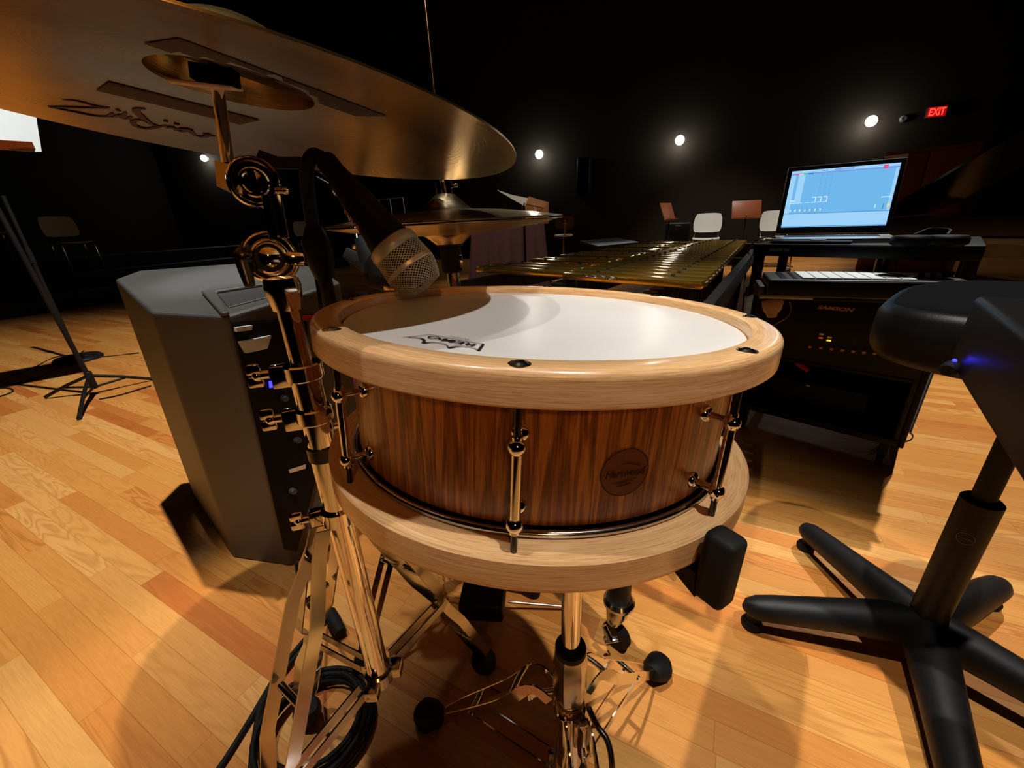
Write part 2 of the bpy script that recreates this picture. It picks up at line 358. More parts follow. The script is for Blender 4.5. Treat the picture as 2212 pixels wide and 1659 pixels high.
# wall lamps and the exit sign
def on_wall(px,py): return PP(px,py,wa,wn)
WL=[]
def wall_lamp(p,n,label):
    t=thing('wall_lamp',label,'wall lamp',Matrix.Translation(p),'lit lamps along the dark walls')
    M=frame(p,n)
    obj('back_plate',MB(M).lathe([(0,0),(.055,0),(.055,.012),(.03,.02),(0,.02)],24),'blackmetal',t)
    a=MB(M); a.cyl((0,0,.02),(0,0,.1),.012); obj('arm',a,'blackmetal',t)
    b=MB(); b.sph(p+n*.13,.085,n=20); obj('bulb',b,'bulb',t,'glowing white bulb')
    L=bpy.data.lights.new('wall_lamp_light','POINT'); L.energy=13.0; L.color=(1,.95,.82); L.shadow_soft_size=.05
    o=bpy.data.objects.new('wall_lamp_light',L); o.location=p+n*.235+V((0,0,-.05)); C.objects.link(o)
p=on_wall(1168,335); wall_lamp(p,wn,'glowing wall lamp just right of the big ride cymbal tip')
p=on_wall(1468,305); wall_lamp(p,wn,'glowing wall lamp high above the white chair and gold bars')
p=on_wall(1875,265); wall_lamp(p,wn,'glowing wall lamp between the laptop and the red exit sign')
rn=V((rdir.y,-rdir.x,0)); rn=rn if rn.dot(V((-1,0,0)))>0 else -rn
def on_right(px,py): return PP(px,py,cB,rn)
p=on_right(2196,216); wall_lamp(p,rn,'glowing wall lamp at the right edge of the photo')
p=on_wall(450,343); wall_lamp(p,wn,'small lit wall lamp left of the chrome boom tilter, under the ride cymbal')
p=on_wall(1950,257)
t=thing('smoke_detector','small round grey fitting on the dark wall left of the exit sign','detector',p)
obj('body',MB(frame(p,wn)).lathe([(0,0),(.055,0),(.055,.03),(.04,.05),(0,.055)],24),'seatplas',t)
obj('ring',MB(frame(p+wn*.052,wn)).lathe([(.028,0),(.036,.0),(.036,.008),(.028,.008)],24,closed=True),'grey',t)
p=on_wall(2019,243); Mx=frame(p,wn,wd)
t=thing('exit_sign','small glowing red exit sign on the dark wall','exit sign',p)
obj('housing',MB(Mx).box((0,0,.03),(.27,.165,.06),bev=.008),'blackmetal',t)
obj('face',MB(Mx).box((0,0,.064),(.25,.145,.006)),'exitglow',t)
obj('lettering',text_mb('EXIT',.15,Mx@Matrix.Translation((0,-.005,.07)),width=.21,bold=.003),'exitred',t,'glowing red letters reading EXIT')
# dark speaker hung on the back wall
p=on_wall(1265,385); Mx=frame(p,wn,wd)
t=thing('wall_speaker','tall black speaker hung on the back wall above the stool','speaker',p)
obj('cabinet',MB(Mx).box((0,0,.16),(.27,.75,.32),bev=.02),'black',t)
obj('grille',MB(Mx).box((0,0,.322),(.24,.7,.01)),'felt',t)
# ------------------------------------------------------------------ snare drum
dn=V((.0669,.0433,1)).normalized(); dc=V((.0286,.3715,.824)); DH=.1397
MD=frame(dc-dn*DH,dn,(1,0,0))
drum=thing('snare_drum','wooden snare drum with white head and pale wood hoops, on the chrome stand','snare drum',MD)
D=lambda:MB(MD)
def hoop_prof(z0,z1,inner,outer,topround):
    r=.0055; pts=[(inner,z0+.001),(inner+.001,z0)]
    if not topround: pts+= [(outer-r*(1-math.sin(a)) if False else outer-r+r*math.sin(a),z0+r-r*math.cos(a)) for a in [i*PI/12 for i in range(0,7)]]
    else: pts+=[(outer-.0015,z0),(outer,z0+.0015)]
    if topround: pts+=[(outer-r+r*math.cos(a),z1-r+r*math.sin(a)) for a in [i*PI/12 for i in range(0,7)]]
    else: pts+=[(outer,z1-.0015),(outer-.0015,z1)]
    pts+=[(inner+.0025,z1),(inner+.0007,z1-.0007),(inner,z1-.0025)]
    return pts
obj('top_hoop',D().lathe(hoop_prof(.1187,.1397,.1705,.191,True),160,closed=True),'hoop',drum,'pale oak hoop round the white head')
obj('bottom_hoop',D().lathe(hoop_prof(0,.0245,.1685,.191,False),160,closed=True),'hoop',drum,'pale oak hoop under the drum')
obj('shell',D().lathe([(.158,.03),(.1648,.03),(.1652,.034),(.1652,.128),(.158,.131)],160,closed=True),'shell',drum,'brown stained oak shell with upright grain')
hd=obj('drumhead',D().lathe([(0,.1325),(.06,.1325),(.12,.1325),(.165,.1325),(.169,.131),(.1705,.122)],128),'head',drum,'white coated head')
obj('bottom_head',D().lathe([(0,.0045),(.15,.0045),(.1675,.006),(.168,.012)],96),'seatplas',drum)
rr=[(.1690+.0026*math.cos(a),.0270+.0026*math.sin(a)) for a in [i*2*PI/12 for i in range(12)]]
obj('flesh_ring',D().lathe(rr,120,closed=True),'chromed',drum,'dark metal ring above the bottom hoop')
R_L=.1825
for k in range(8):
    a=math.radians(-97.7+45*k); T=Matrix.Rotation(a,4,'Z'); m=MD@T
    lug=MB(m); lug.cyl((R_L,0,.046),(R_L,0,.0905),.0031,16)
    lo=obj('lug',lug,'chrome',drum)
    for z in (.0435,.0935):
        b=MB(m); b.sph((R_L,0,z),.0053,n=20); b.cyl((R_L,0,z-.0062),(R_L,0,z-.003),.003,14); b.cyl((R_L,0,z+.003),(R_L,0,z+.0062),.003,14)
        b.cyl((R_L-.002,0,z),(.1655,0,z),.0026,12); b.lathe([(0,0),(.0058,0),(.0058,.0012),(.0042,.0034),(.0025,.004),(0,.004)],18,frame((.1649,0,z),(1,0,0)))
        obj('lug_ball',b,'chrome',lo)
    r=MB(m); r.cyl((R_L,0,.0965),(R_L,0,.1195),.0021,12); obj('tension_rod',r,'darkmetal',drum); r=MB(m); r.cyl((R_L,0,.012),(R_L,0,.04),.0021,12)
    pass
    obj('tension_rod',r,'darkmetal',drum)
    s=MB(m); s.lathe([(.0060,.1398),(.0056,.1400),(.0050,.1398),(.0045,.1400),(.0034,.1408),(.002,.1413),(0,.1415)],24,Matrix.Translation((R_L-.0005,0,0)))
    obj('rod_screw',s,'chromed',drum)
# badge: a round patch following the shell
hit=None
rb=ray(1350,1020)
inv=MD.inverted(); o_=inv@CAM; d_=(inv.to_3x3()@rb)
A_=d_.x**2+d_.y**2; B_=2*(o_.x*d_.x+o_.y*d_.y); Cc=o_.x**2+o_.y**2-.1652**2
tt=(-B_-math.sqrt(B_*B_-4*A_*Cc))/(2*A_); q=o_+d_*tt; ab=math.atan2(q.y,q.x); zb=q.z
def onshell(u,v,h): a=ab+u/.1652; return V((math.cos(a)*(.1652+h),math.sin(a)*(.1652+h),zb+v))
BR=.0158
def disc(r0,r1,h,n=40,rings=5):
    vs=[];fs=[]
    for i in range(rings+1):
        r=r0+(r1-r0)*i/rings
        for k in range(n): vs.append(onshell(r*math.cos(2*PI*k/n),r*math.sin(2*PI*k/n),h))
    for i in range(rings):
        for k in range(n): fs.append((i*n+k,i*n+(k+1)%n,(i+1)*n+(k+1)%n,(i+1)*n+k))
    return vs,fs
bd=MB(MD); bd.add(*disc(1e-5,BR,.0004)); badge=obj('badge',bd,'badge',drum,'round burnt wood maker badge')
bd=MB(MD); bd.add(*disc(BR,BR+.0008,.0006,rings=1)); obj('badge_rim',bd,'burn',badge)
tx=text_mb('Hartwood',.0075,I4,shear=.25,bold=.00012,width=.027,ext=.0001,warp=lambda v:onshell(v.x,v.y-.0005,.0007+v.z)); tx.M=MD
tx.v=[MD@v for v in tx.v]
def arcstroke(pts,w): 
    s=MB(MD); P=arc_pts([(a,b,0) for a,b in pts],8); vs=[];fs=[]
    for i,p in enumerate(P):
        d=(P[min(i+1,len(P)-1)]-P[max(i-1,0)]).normalized(); n=V((-d.y,d.x,0)); ww=w*(.35+.65*math.sin(PI*(i+.3)/(len(P)-.4)))/2
        vs+= [onshell(p.x+n.x*ww,p.y+n.y*ww,.0008),onshell(p.x-n.x*ww,p.y-n.y*ww,.0008)]
    for i in range(len(P)-1): fs.append((2*i,2*i+1,2*i+3,2*i+2))
    s.add(vs,fs); return s
for st in ([(-.004,.006),(.002,.0062),(.008,.0045),(.0105,.003)],[(-.009,-.0062),(-.003,-.0068),(.0,-.006),(.004,-.0055),(.009,-.0045)],[(-.005,-.0088),(0,-.0086),(.005,-.0076)]):
    s=arcstroke(st,.0011); o=len(tx.v); tx.v+=s.v; tx.f+=[[k+o for k in f] for f in s.f]; tx.uv+=[None]*len(s.f)
obj('badge_lettering',tx,'burn',badge)
# printed crown logo on the head (reads from the far side of the drum)
hz=MD@V((0,0,.1329)); hp=lambda x,y:PP(x,y,hz,dn)
zx=lambda u,v:hp(860+u/10.055,700+v/10.055)
R0,O0=zx(1850,440),zx(690,232)          # baseline right end (R side) and left end
ux=(O0-R0).normalized(); uy=dn.cross(ux); 
if uy.dot(V((0,-1,0)))<0: uy=-uy
Lw=(O0-R0).length
lg=MB()
def stroke(mb,P,w,nrm,close=False):
    P=[V(p) for p in P]; vs=[];fs=[]; ws=w if isinstance(w,(list,tuple)) else [w]*len(P)
    for i,p in enumerate(P):
        d=(P[min(i+1,len(P)-1)]-P[max(i-1,0)]).normalized(); n=nrm.cross(d).normalized()
        vs+=[p+n*ws[i]/2,p-n*ws[i]/2]
    for i in range(len(P)-1): fs.append((2*i,2*i+1,2*i+3,2*i+2))
    mb.add(vs,fs)
def Lp(a,b): return R0+ux*a*Lw+uy*b*Lw+dn*.0003
stroke(lg,[Lp(-.01,0),Lp(1.005,0)],.0009,dn)
stroke(lg,[Lp(0,0),Lp(-.153,.326)],.0019,dn); stroke(lg,[Lp(1,0),Lp(1.139,.334),Lp(1.22,.36)],[.0008,.0013,.0004],dn)
for tps in ([(-.153,.326),(-.03,.262),(.09,.252),(.19,.30),(.257,.452)],[(.257,.452),(.38,.345),(.52,.318),(.64,.35),(.713,.456)],[(.713,.456),(.80,.335),(.92,.268),(1.03,.285),(1.139,.334)]):
    P=arc_pts([Lp(a,b) for a,b in tps],6); n_=len(P)
    stroke(lg,P,[.0007+.0022*(i/(n_-1))**3 if tps[0][0]<.7 else .0024-.0016*(i/(n_-1)) for i in range(n_)],dn)
HT=.125
logo=obj('crown_logo',lg,'ink',hd,'dark printed crown outline')
Mt=Matrix((ux,uy,dn)).transposed().to_4x4(); Mt.translation=R0+ux*Lw*.48+uy*Lw*.126+dn*.0004
obj('logo_lettering',text_mb('REMO',.0074,Mt,bold=.00016,ext=.00005,width=Lw*.86),'ink',hd,'dark printed REMO lettering')
Mt2=Mt.copy(); Mt2.translation=R0+ux*Lw*.5-uy*.0042+dn*.0004
obj('small_print',text_mb('WEATHERKING',.0024,Mt2,ext=.00005),'inkgrey',hd,'small grey printed lines')
# ------------------------------------------------------------------ snare stand
sx,sy=.062,.37; SP=lambda ypx:V((sx,sy,zline((sx,sy),ypx)))
ss=thing('snare_stand','chrome snare stand with black rubber feet carrying the wooden snare drum','drum stand',(sx,sy,0))
zc0,zc1=SP(1500).z,SP(1405).z
a=MB(); a.cyl((sx,sy,zc1-.03),(sx,sy,.668),.0125,28); obj('upper_tube',a,'chrome',ss)
a=MB(); a.lathe([(.0135,0),(.022,0),(.0235,.004),(.0235,zc1-zc0-.02),(.021,zc1-zc0),(.0135,zc1-zc0)],6,Matrix.Translation((sx,sy,zc0)),closed=True); obj('height_collar',a,'chromed',ss)
a=MB(); a.lathe([(.0135,-.001),(.0205,-.001),(.0205,.008),(.0135,.008)],32,Matrix.Translation((sx,sy,zc1)),closed=True); obj('collar_bushing',a,'rubber',ss,'black plastic bushing')
a=MB(); a.cyl((sx,sy,.05),(sx,sy,zc0),.0195,28); lt=obj('lower_tube',a,'chrome',ss)
a=MB(); a.lathe([(.0199,0),(.0199,.018)],40,Matrix.Translation((sx,sy,zc0-.022)),a0=math.radians(-150),a1=math.radians(0)); obj('name_band',a,'badge',lt,'dark maker band')
def curvetext(txt,size,c,r,a0,m,parent,name,lab=None,flip=1):
    t=text_mb(txt,size,I4,ext=.00015,warp=lambda v:V((c[0]+(r+v.z)*math.cos(a0+v.x/r),c[1]+(r+v.z)*math.sin(a0+v.x/r),c[2]+v.y)))
    return obj(name,t,m,parent,lab)
curvetext('YAMAHA',.011,(sx,sy,zc0-.013),.0202,math.radians(-100),'brass',lt,'band_lettering')
feet=[PZ(922,1545,.02),PZ(1424,1440,.02),V((.09,.06,.02))]
for i,f in enumerate(feet):
    d=V((f.x-sx,f.y-sy,0)); L_=d.length; d.normalize(); sd=d.cross(V((0,0,1)))
    zt=zc0-.012; top=V((sx,sy,zt))+d*.026; tip=V((f.x,f.y,.035))-d*.03
    lb=MB()
    for s_ in (-1,1):
        pts=arc_pts([top+sd*s_*.013,top+d*.03+sd*s_*.016+V((0,0,.012)),top+(tip-top)*.35+sd*s_*.017+V((0,0,.022)),top+(tip-top)*.75+sd*s_*.012+V((0,0,.01)),tip+sd*s_*.004],5)
        lb.strap(pts,.018,.0022,V((0,0,1)))
    for t_ in (.3,.62):
        q=top+(tip-top)*t_+V((0,0,.02-.012*t_)); lb.cyl(q-sd*.017,q+sd*.017,.0045,12)
    lg_=obj('leg',lb,'chrome',ss)
    fb=MB(); g=V((f.x,f.y,0)); fb.tube([tip-d*.004,tip+d*.012-V((0,0,.002)),g+d*-.002+V((0,0,.022)),g+d*.012+V((0,0,.010))],[.017,.024,.028,.014],18); fb.sph(g+V((0,0,.024)),.024,(1.05,1,1),16)
    obj('rubber_foot',fb,'rubber',lg_,'black rubber foot')
    br=MB(); hub=V((sx,sy,.085))+d*.024; mid=top+(tip-top)*.62
    for s_ in (-1,1): br.strap([hub+sd*s_*.012,mid+sd*s_*.012],.014,.002,V((0,0,1)))
    obj('brace',br,'chrome',ss)
a=MB(); a.cyl((sx,sy,.072),(sx,sy,.1),.029,24,bev=.004)
for i in range(3):
    an=math.radians(150-115*i); a.box((sx+.027*math.cos(an),sy+.027*math.sin(an),.086),(.016,.016,.024),bev=.002)
obj('leg_hub',a,'chromed',ss)
a=MB(); a.cyl((sx,sy,zc0-.03),(sx,sy,zc0-.022),.0235,24,bev=.002)
zl=SP(1540).z; fr=V((.42,-.9,0)).normalized(); 
a.box((sx+.024*fr.x,sy+.024*fr.y,zl),(.018,.02,.05),bev=.003); obj('leg_slider',a,'chromed',ss)
a=MB(); b0=V((sx,sy,zl+.012))+fr*.036; sdl=fr.cross(V((0,0,1)))
for s_ in(-1,1): a.strap([b0+sdl*s_*.007+V((0,0,.014)),b0+sdl*s_*.007-V((0,0,.02)),b0+sdl*s_*.007+fr*.004-V((0,0,.045))],.011,.0025,fr)
obj('latch_plate',a,'chrome',ss)
pa=[PD(1272,1530,.58),PD(1290,1568,.575),PD(1312,1600,.565),PD(1322,1650,.555),PD(1322,1720,.56)]
a=MB(); a.tube(arc_pts(pa,6),.0042,12); obj('lever',a,'darkmetal',ss,'bent dark lever rod')
a=MB(); pb=PD(1150,1497,.60); a.box((0,0,0),(.019,.011,.014),frame(pb,V((0,0,1)),V((1,.3,0))),bev=.002); a.cyl(pb,pb+V((.045,0,.004)),.004,12); obj('wing_bolt',a,'chrome',ss)
# basket with rubber grips round the bottom hoop
ba=MB(MD); ba.cyl((.034,.0,-.05),(.034,0,-.02),.022,20,bev=.004); ba.M=I4
bh=MB(); top=V((sx,sy,.668)); bh.cyl((sx,sy,.636),(sx,sy,.668),.019,24,bev=.003); obj('basket_head',bh,'chrome',ss)
for k,an in enumerate((-59,72,142)):
    a=math.radians(an); rd=(MD.to_3x3()@V((math.cos(a),math.sin(a),0))).normalized(); tn=dn.cross(rd)
    out=MD@V((math.cos(a)*.193,math.sin(a)*.193,0)); 
    st_=V((sx,sy,.655))+rd*.015; en=out-dn*.012-rd*.012
    am=MB(); 
    for s_ in(-1,1): am.strap([st_+tn*s_*.008,en+tn*s_*.008],.013,.0022,dn)
    arm=obj('basket_arm',am,'chrome',ss)
    g=MB(frame(out,dn,rd)); 
    # upright pad outside the hoop and a triangular foot under it
    g.box((.0105,0,.0075),(.020,.0185,.0505),bev=.0045)
    vs=[(-.034,-.009,-.0005),(-.034,.009,-.0005),(.001,-.009,-.0005),(.001,.009,-.0005),(-.03,-.009,-.004),(-.03,.009,-.004),(.004,-.009,-.0176),(.004,.009,-.0176)]
    g.add(vs,[(0,1,3,2),(4,6,7,5),(0,2,6,4),(1,5,7,3),(0,4,5,1),(2,3,7,6)])
    obj('rubber_grip',g,'rubber',arm,'black rubber grip hooked over the bottom hoop')
# ------------------------------------------------------------------ big ride cymbal
cn=V((.141,.055,1)).normalized(); CR=.254; cc=V((-.238,.438,.988)); MC=frame(cc,cn,(1,0,0))
def cprof(r,R=CR,bell=.063,bh=.052,rise=.032):
    if r>bell: t=(R-r)/(R-bell); return rise*(1-(1-t)**1.55)*1.0
    t=r/bell; return rise+bh*(math.sqrt(max(0,1-t**2.2))*.95 if bell>.05 else .5+.5*math.cos(PI*t**1.2))
def cym_lathe(M,R,bell,bh,rise,th,sign=1,n=160):
    rs=[R*(i/60) for i in range(61)]; rs=[max(.006,r) for r in rs]; rs=sorted(set(rs+[bell*.97,bell,bell*1.03]))
    pr=[(r,sign*cprof(r,R,bell,bh,rise)) for r in rs]
    up=[(r,z+sign*th) for r,z in reversed(pr)]
    return MB(M).lathe(pr+up,n,closed=True)
ride=thing('ride_cymbal','large bronze cymbal with two tape strips, hanging over the top left','cymbal',MC)
obj('plate',cym_lathe(MC,CR,.063,.052,.032,.0014),'bronze',ride,ang=60)
Ci=MC.inverted()
def cyh(px,py,off=.0005):
    o=Ci@CAM; d=Ci.to_3x3()@ray(px,py); t=.05; f=lambda t:(o+d*t).z-cprof(min(CR,math.hypot((o+d*t).x,(o+d*t).y)))
    lo=.02; hi=None
    for i in range(1,400):
        t=.02+i*.004
        if f(t)>0: hi=t; lo=t-.004; break
    if hi is None: t=.6
    else:
        for _ in range(30):
            m=(lo+hi)/2
            if f(m)>0: hi=m
            else: lo=m
        t=hi
    return MC@(o+d*t-V((0,0,off)))
def tape(q,name='tape_strip',n=24,lab=None,j=0):
    (a,b,c,d)=q; mb=MB(); vs=[];fs=[]; m=4
    for i in range(n+1):
        for k in range(m+1):
            t=i/n; s=k/m; x0=a[0]+(b[0]-a[0])*t; y0=a[1]+(b[1]-a[1])*t; x1=d[0]+(c[0]-d[0])*t; y1=d[1]+(c[1]-d[1])*t
            vs.append(cyh(x0+(x1-x0)*s,y0+(y1-y0)*s))
    for i in range(n):
        for k in range(m): p=i*(m+1)+k; fs.append((p,p+1,p+m+2,p+m+1))
    mb.add(vs,fs); o=obj(name,mb,'tape',ride,lab)
    so=o.modifiers.new('s','SOLIDIFY'); so.thickness=.0003
    return o
tape([(385,80),(836,250),(768,249),(311,92)],lab='long dark tape strip near the rim')
tape([(235,175),(562,258),(518,268),(208,194)],lab='shorter dark tape strip beside the stand rod')
zz=lambda u,v:(100+u*480/2212,120+v*220/1014)
lm=MB()
def cst(pts,w):
    P=arc_pts([(*zz(u,v),0) for u,v in pts],5); Q=[cyh(p.x,p.y,.0006) for p in P]
    n=len(Q); stroke(lm,Q,[w*(.45+.55*math.sin(PI*(i+.4)/(n-.2))) for i in range(n)],cn)
for pts,w in (([(150,440),(320,455),(480,500),(640,522)],.004),([(640,522),(400,520),(180,512),(20,508)],.0045),([(20,508),(250,555),(480,600),(660,606)],.005),
    ([(690,545),(745,548)],.006),([(660,570),(640,600),(700,600),(745,585)],.0055),([(790,560),(770,600),(760,620),(810,625),(850,605)],.006),
    ([(990,530),(905,530),(900,560),(950,610),(1040,680),(1120,700)],.0075),([(1120,700),(1010,725),(900,705),(860,660),(930,640),(1010,665)],.0055),([(850,690),(960,730),(1100,718),(1180,690)],.003),
    ([(1165,650),(1215,660)],.007),([(1270,680),(1330,690)],.007),([(1180,690),(1200,715),(1260,715),(1290,745)],.006),([(1290,740),(1340,755),(1380,745),(1360,725),(1310,735)],.0055),
    ([(1340,730),(1420,735),(1450,770),(1490,800)],.0065),([(1490,800),(1560,810),(1620,785),(1560,780)],.006),([(1600,795),(1690,805)],.0035)): cst(pts,w)
lo_=obj('maker_lettering',lm,'cymink',ride,'faded script lettering on the underside')
# holder plate and black felt block under the bell
bell=PD(468,176,.368)
pm=frame(PD(450,170,.372),cn,(1,.06,0))
pl=MB(); 
def plate(px4,d,th,mat_,name,parent,lab=None,nrm=cn):
    P=[PD(x,y,dd) for (x,y),dd in zip(px4,d)]; n=(P[1]-P[0]).cross(P[3]-P[0]).normalized()
    if n.dot(nrm)<0: n=-n
    mb=MB(); vs=P+[p+n*th for p in P]; mb.add(vs,[(3,2,1,0),(4,5,6,7),(0,1,5,4),(1,2,6,5),(2,3,7,6),(3,0,4,7)])
    return obj(name,mb,mat_,parent,lab)
# ------------------------------------------------------------------ chrome cymbal stand
kx,ky=-.2,.372; KP=lambda ypx:V((kx,ky,zline((kx,ky),ypx)))
ks=thing('cymbal_stand','chrome boom stand left of the snare drum, holding the large cymbal','cymbal stand',(kx,ky,0))
def seg(name,y0,y1,r,m='chrome',parent=None,lab=None,bev=0):
    a=MB(); a.cyl(KP(y1),KP(y0),r,32,bev=bev); return obj(name,a,m,parent or ks,lab)
seg('base_tube',972,1452,.0142)
seg('middle_tube',785,985,.0136)
seg('upper_tube',640,800,.0098)
mt=seg('tube_ring',958,988,.0155,'darkmetal',bev=.001)
def clamp(ypx,name,side,parent=ks,r=.0175,h=.016,wing=True,len_=.017,wl=.026):
    c=KP(ypx); side=V(side).normalized(); a=MB(); a.cyl(c-V((0,0,h/2)),c+V((0,0,h/2)),r,28,bev=.0015)
    M=frame(c+side*(r+.003),V((0,0,1)),side); a.box((0,0,-.003),(.016,.011,h+.006),M,bev=.0015)
    o=obj(name,a,'chrome',parent)
    if wing:
        w=MB(); p=c+side*(r+.012); w.cyl(p,p+side*len_*.55,.0042,14); 
        M=frame(p+side*len_*.75,V((0,0,1)),side); w.box((0,.001,.0065),(.013,.005,.011),M,bev=.0024); w.box((.001,-.001,-.0065),(.014,.005,.011),M,bev=.0024); w.sph(p+side*len_*.6,.0055,n=14)
        obj('wing_bolt',w,'chrome',o)
    return o
lw=V((-1,-.25,0))
clamp(800,'memory_lock',lw); clamp(893,'memory_lock',lw,r=.0172); clamp(1108,'leg_collar',lw,r=.0185,h=.02)
# hanging dark strap over the lower clamp
a=MB(); a.strap(arc_pts([PD(715,885,.405),PD(690,905,.402),PD(668,935,.405),(PD(656,972,.41))],6),.005,.001,V((1,0,0))); obj('lanyard',a,'rubber',ks,'thin black strap')
# wing piece beyond the tube (facing the drum)
a=MB(); p=KP(925)+V((.014,.004,0)); a.cyl(p,p+V((.012,.006,0)),.004,12); a.sph(p+V((.014,.007,0)),.006,(1,1,.7),n=12); obj('wing_bolt',a,'chrome',ks)
# gear tilter at the top of the upright
tc=PD(583,556,.375); fn=(CAM-tc).normalized()
fn=(fn+V((-.15,0,.1))).normalized()
block=MB(); zt=KP(640)
block.tube([KP(668),KP(640),KP(618),KP(600)],[.0125,.0145,.0155,.014],24); obj('tilter_socket',block,'chrome',ks,'chrome socket under the lower tilter')
a=MB(); M=frame(tc-fn*.014,fn); a.lathe([(0,0),(.0225,0),(.0235,.003),(.0235,.012),(.0215,.016),(.0205,.0165),(.0195,.014),(.0165,.014),(.0155,.017),(.0135,.0185),(.012,.016),(.009,.016),(.008,.019),(.004,.021),(0,.0212)],48,M); obj('gear_tilter',a,'chrome',ks,'round chrome lower tilter')
a=MB(); w0=tc+fn*.006+_rt*-.020; a.tube([w0+_up*.012,w0+_rt*-.004,w0-_up*.012+_rt*-.001,w0-_up*.026+_rt*.003],[.004,.0075,.006,.0045],16); a.sph(w0+_rt*-.002,.0085,n=16); obj('wing_nut',a,'darkmetal',ks,'dark wing nut')
a=MB(); a.box((0,0,0),(.016,.012,.02),frame(tc+_rt*.021-_fw*-.006,fn,_rt),bev=.003); obj('tilter_lug',a,'chrome',ks)
tu=PD(549,394,.365); fu=((CAM-tu).normalized()+V((-.1,0,.05))).normalized()
a=MB(); p0=tc+_up*.018+_rt*.004; p1=tu-_up*.012+_rt*.012; a.cyl(p0,p1,.0052,20); a.cyl(p0+_rt*.0095,p1+_rt*.008,.0042,18); obj('boom_tube',a,'chrome',ks)
a=MB(); M=frame(tu-fu*.012,fu); a.lathe([(0,0),(.0205,0),(.0215,.003),(.0215,.012),(.0195,.0155),(.0178,.0155),(.0165,.013),(.0125,.013),(.0112,.016),(.0095,.016),(.0085,.013),(.004,.0135),(0,.014)],48,M); a.box((0,0,0),(.006,.02,.004),frame(tu+fu*.004,fu)); obj('upper_tilter',a,'chrome',ks,'round chrome upper tilter with ring recess')
# tilter arm plate to the left, screw to the right
P=[PD(463,345,.366),PD(520,362,.36),PD(516,418,.36),PD(468,402,.366)]; a=MB(); n_=-(P[1]-P[0]).cross(P[3]-P[0]).normalized()
if n_.dot(fu)>0: n_=-n_
a.add(P+[p+n_*.016 for p in P],[(3,2,1,0),(4,5,6,7),(0,1,5,4),(1,2,6,5),(2,3,7,6),(3,0,4,7)]); obj('tilter_arm',a,'chromed',ks)
a=MB(); q=PD(596,412,.37); a.cyl(q,q+_rt*.008,.0026,12); a.sph(q+_rt*.009,.0034,n=12); obj('tilter_screw',a,'chrome',ks)
r0=PD(493,356,.372); r1=bell; a=MB(); a.cyl(r0,r1+(r1-r0).normalized()*.03,.0052,24); obj('cymbal_rod',a,'chrome',ks,'chrome rod up into the cymbal bell')
h0=r0.lerp(r1,.86); 
a=MB(); M=frame(PD(447,184,.370),cn+V((0,-.25,0)),(1,.06,0)); a.box((0,0,0),(.052,.026,.004),M,bev=.0018); obj('seat_plate',a,'cream',ks,'cream plastic seat plate')
a=MB(); M=frame(PD(465,163,.362),cn,(1,.10,0)); a.box((0,0,0),(.036,.014,.0125),M,bev=.001); obj('seat_felt',a,'felt',ks,'black felt block')
# tripod legs: flat double straps from the collar, out and down
zc=KP(1115).z; zb_=KP(1455).z
a=MB(); a.cyl((kx,ky,zb_-.012),(kx,ky,zb_+.012),.0185,24,bev=.003)
for an in (20,-95,140):
    q=math.radians(an); a.box((kx+.022*math.cos(q),ky+.022*math.sin(q),zb_),(.018,.02,.018),bev=.003)
obj('brace_hub',a,'chromed',ks)
def kleg(az,reach,wide=True):
    q=math.radians(az); d=V((math.cos(q),math.sin(q),0)); sd=V((-d.y,d.x,0)); lb=MB(); top=V((kx,ky,zc))+d*.024; foot=V((kx,ky,0))+d*reach
    mid=top.lerp(foot+V((0,0,.03)),.47)
    prof=[(0,.006),(.05,.0075),(.15,.024),(.40,.026),(.47,.007),(.55,.007),(.61,.02),(.9,.02),(1,.006)]
    for s_ in(-1,1):
        pts=[top.lerp(foot+V((0,0,.035)),t)+sd*s_*w for t,w in prof]
        lb.strap(pts,.0165,.002,d.cross(V((0,0,1))).cross((foot-top).normalized()))
    for t in (.06,.3,.51,.8):
        w=.006 if t in(.06,.51) else .018; c_=top.lerp(foot+V((0,0,.035)),t); lb.cyl(c_-sd*w,c_+sd*w,.0042,12)
    l=obj('leg',lb,'chromed',ks)  # dark floor reflected in the legs is put into this darker chrome
    f=MB(); g=foot; f.tube([g+(top-g).normalized()*.07,g+(top-g).normalized()*.05,g+(top-g).normalized()*.02+V((0,0,.01)),g+V((0,0,.008))],[.015,.022,.026,.021],16); obj('rubber_foot',f,'rubber',l,'black rubber foot')
    b=MB(); 
    for s_ in(-1,1): b.strap([V((kx,ky,zb_))+d*.026+sd*s_*.007,top.lerp(foot+V((0,0,.035)),.51)+sd*s_*.007],.014,.002,V((0,0,1)))
    obj('brace',b,'chromed',ks)
kleg(235,.28); kleg(62,.25); kleg(150,.27)
# ------------------------------------------------------------------ microphone on the snare and its stand
def microphone(tail,nose,r_g,label,parentless=True):
    ax=(nose-tail).normalized(); L_=(nose-tail).length; M=frame(tail,ax,_rt)
    t=thing('microphone',label,'microphone',M)
    return t,M,L_,ax
ml=.405; mt_,mn=PD(706,350,.40),PD(929,634,.425)
mic,MM,ML,max_=microphone(mt_,mn,.025,'black vocal microphone with silver wire grille, pointing down at the white drumhead')
rg=.0268
gz=ML-.060; MG=MM@Matrix.Translation((0,0,gz))@Matrix.Diagonal((1,1,.84,1))@Matrix.Translation((0,0,-gz))
obj('body',MB(MM).lathe([(0,-.004),(.009,-.004),(.0105,0),(.0105,.012),(.0118,.02),(.0155,gz*.45),(.0192,gz*.8),(.0225,gz-.004),(.0225,gz),(0,gz)],40),'black',mic)
gp=[(.0228,gz-.004),(.0252,gz-.002),(.0262,gz+.004),(.0262,gz+.010),(.0252,gz+.012)]
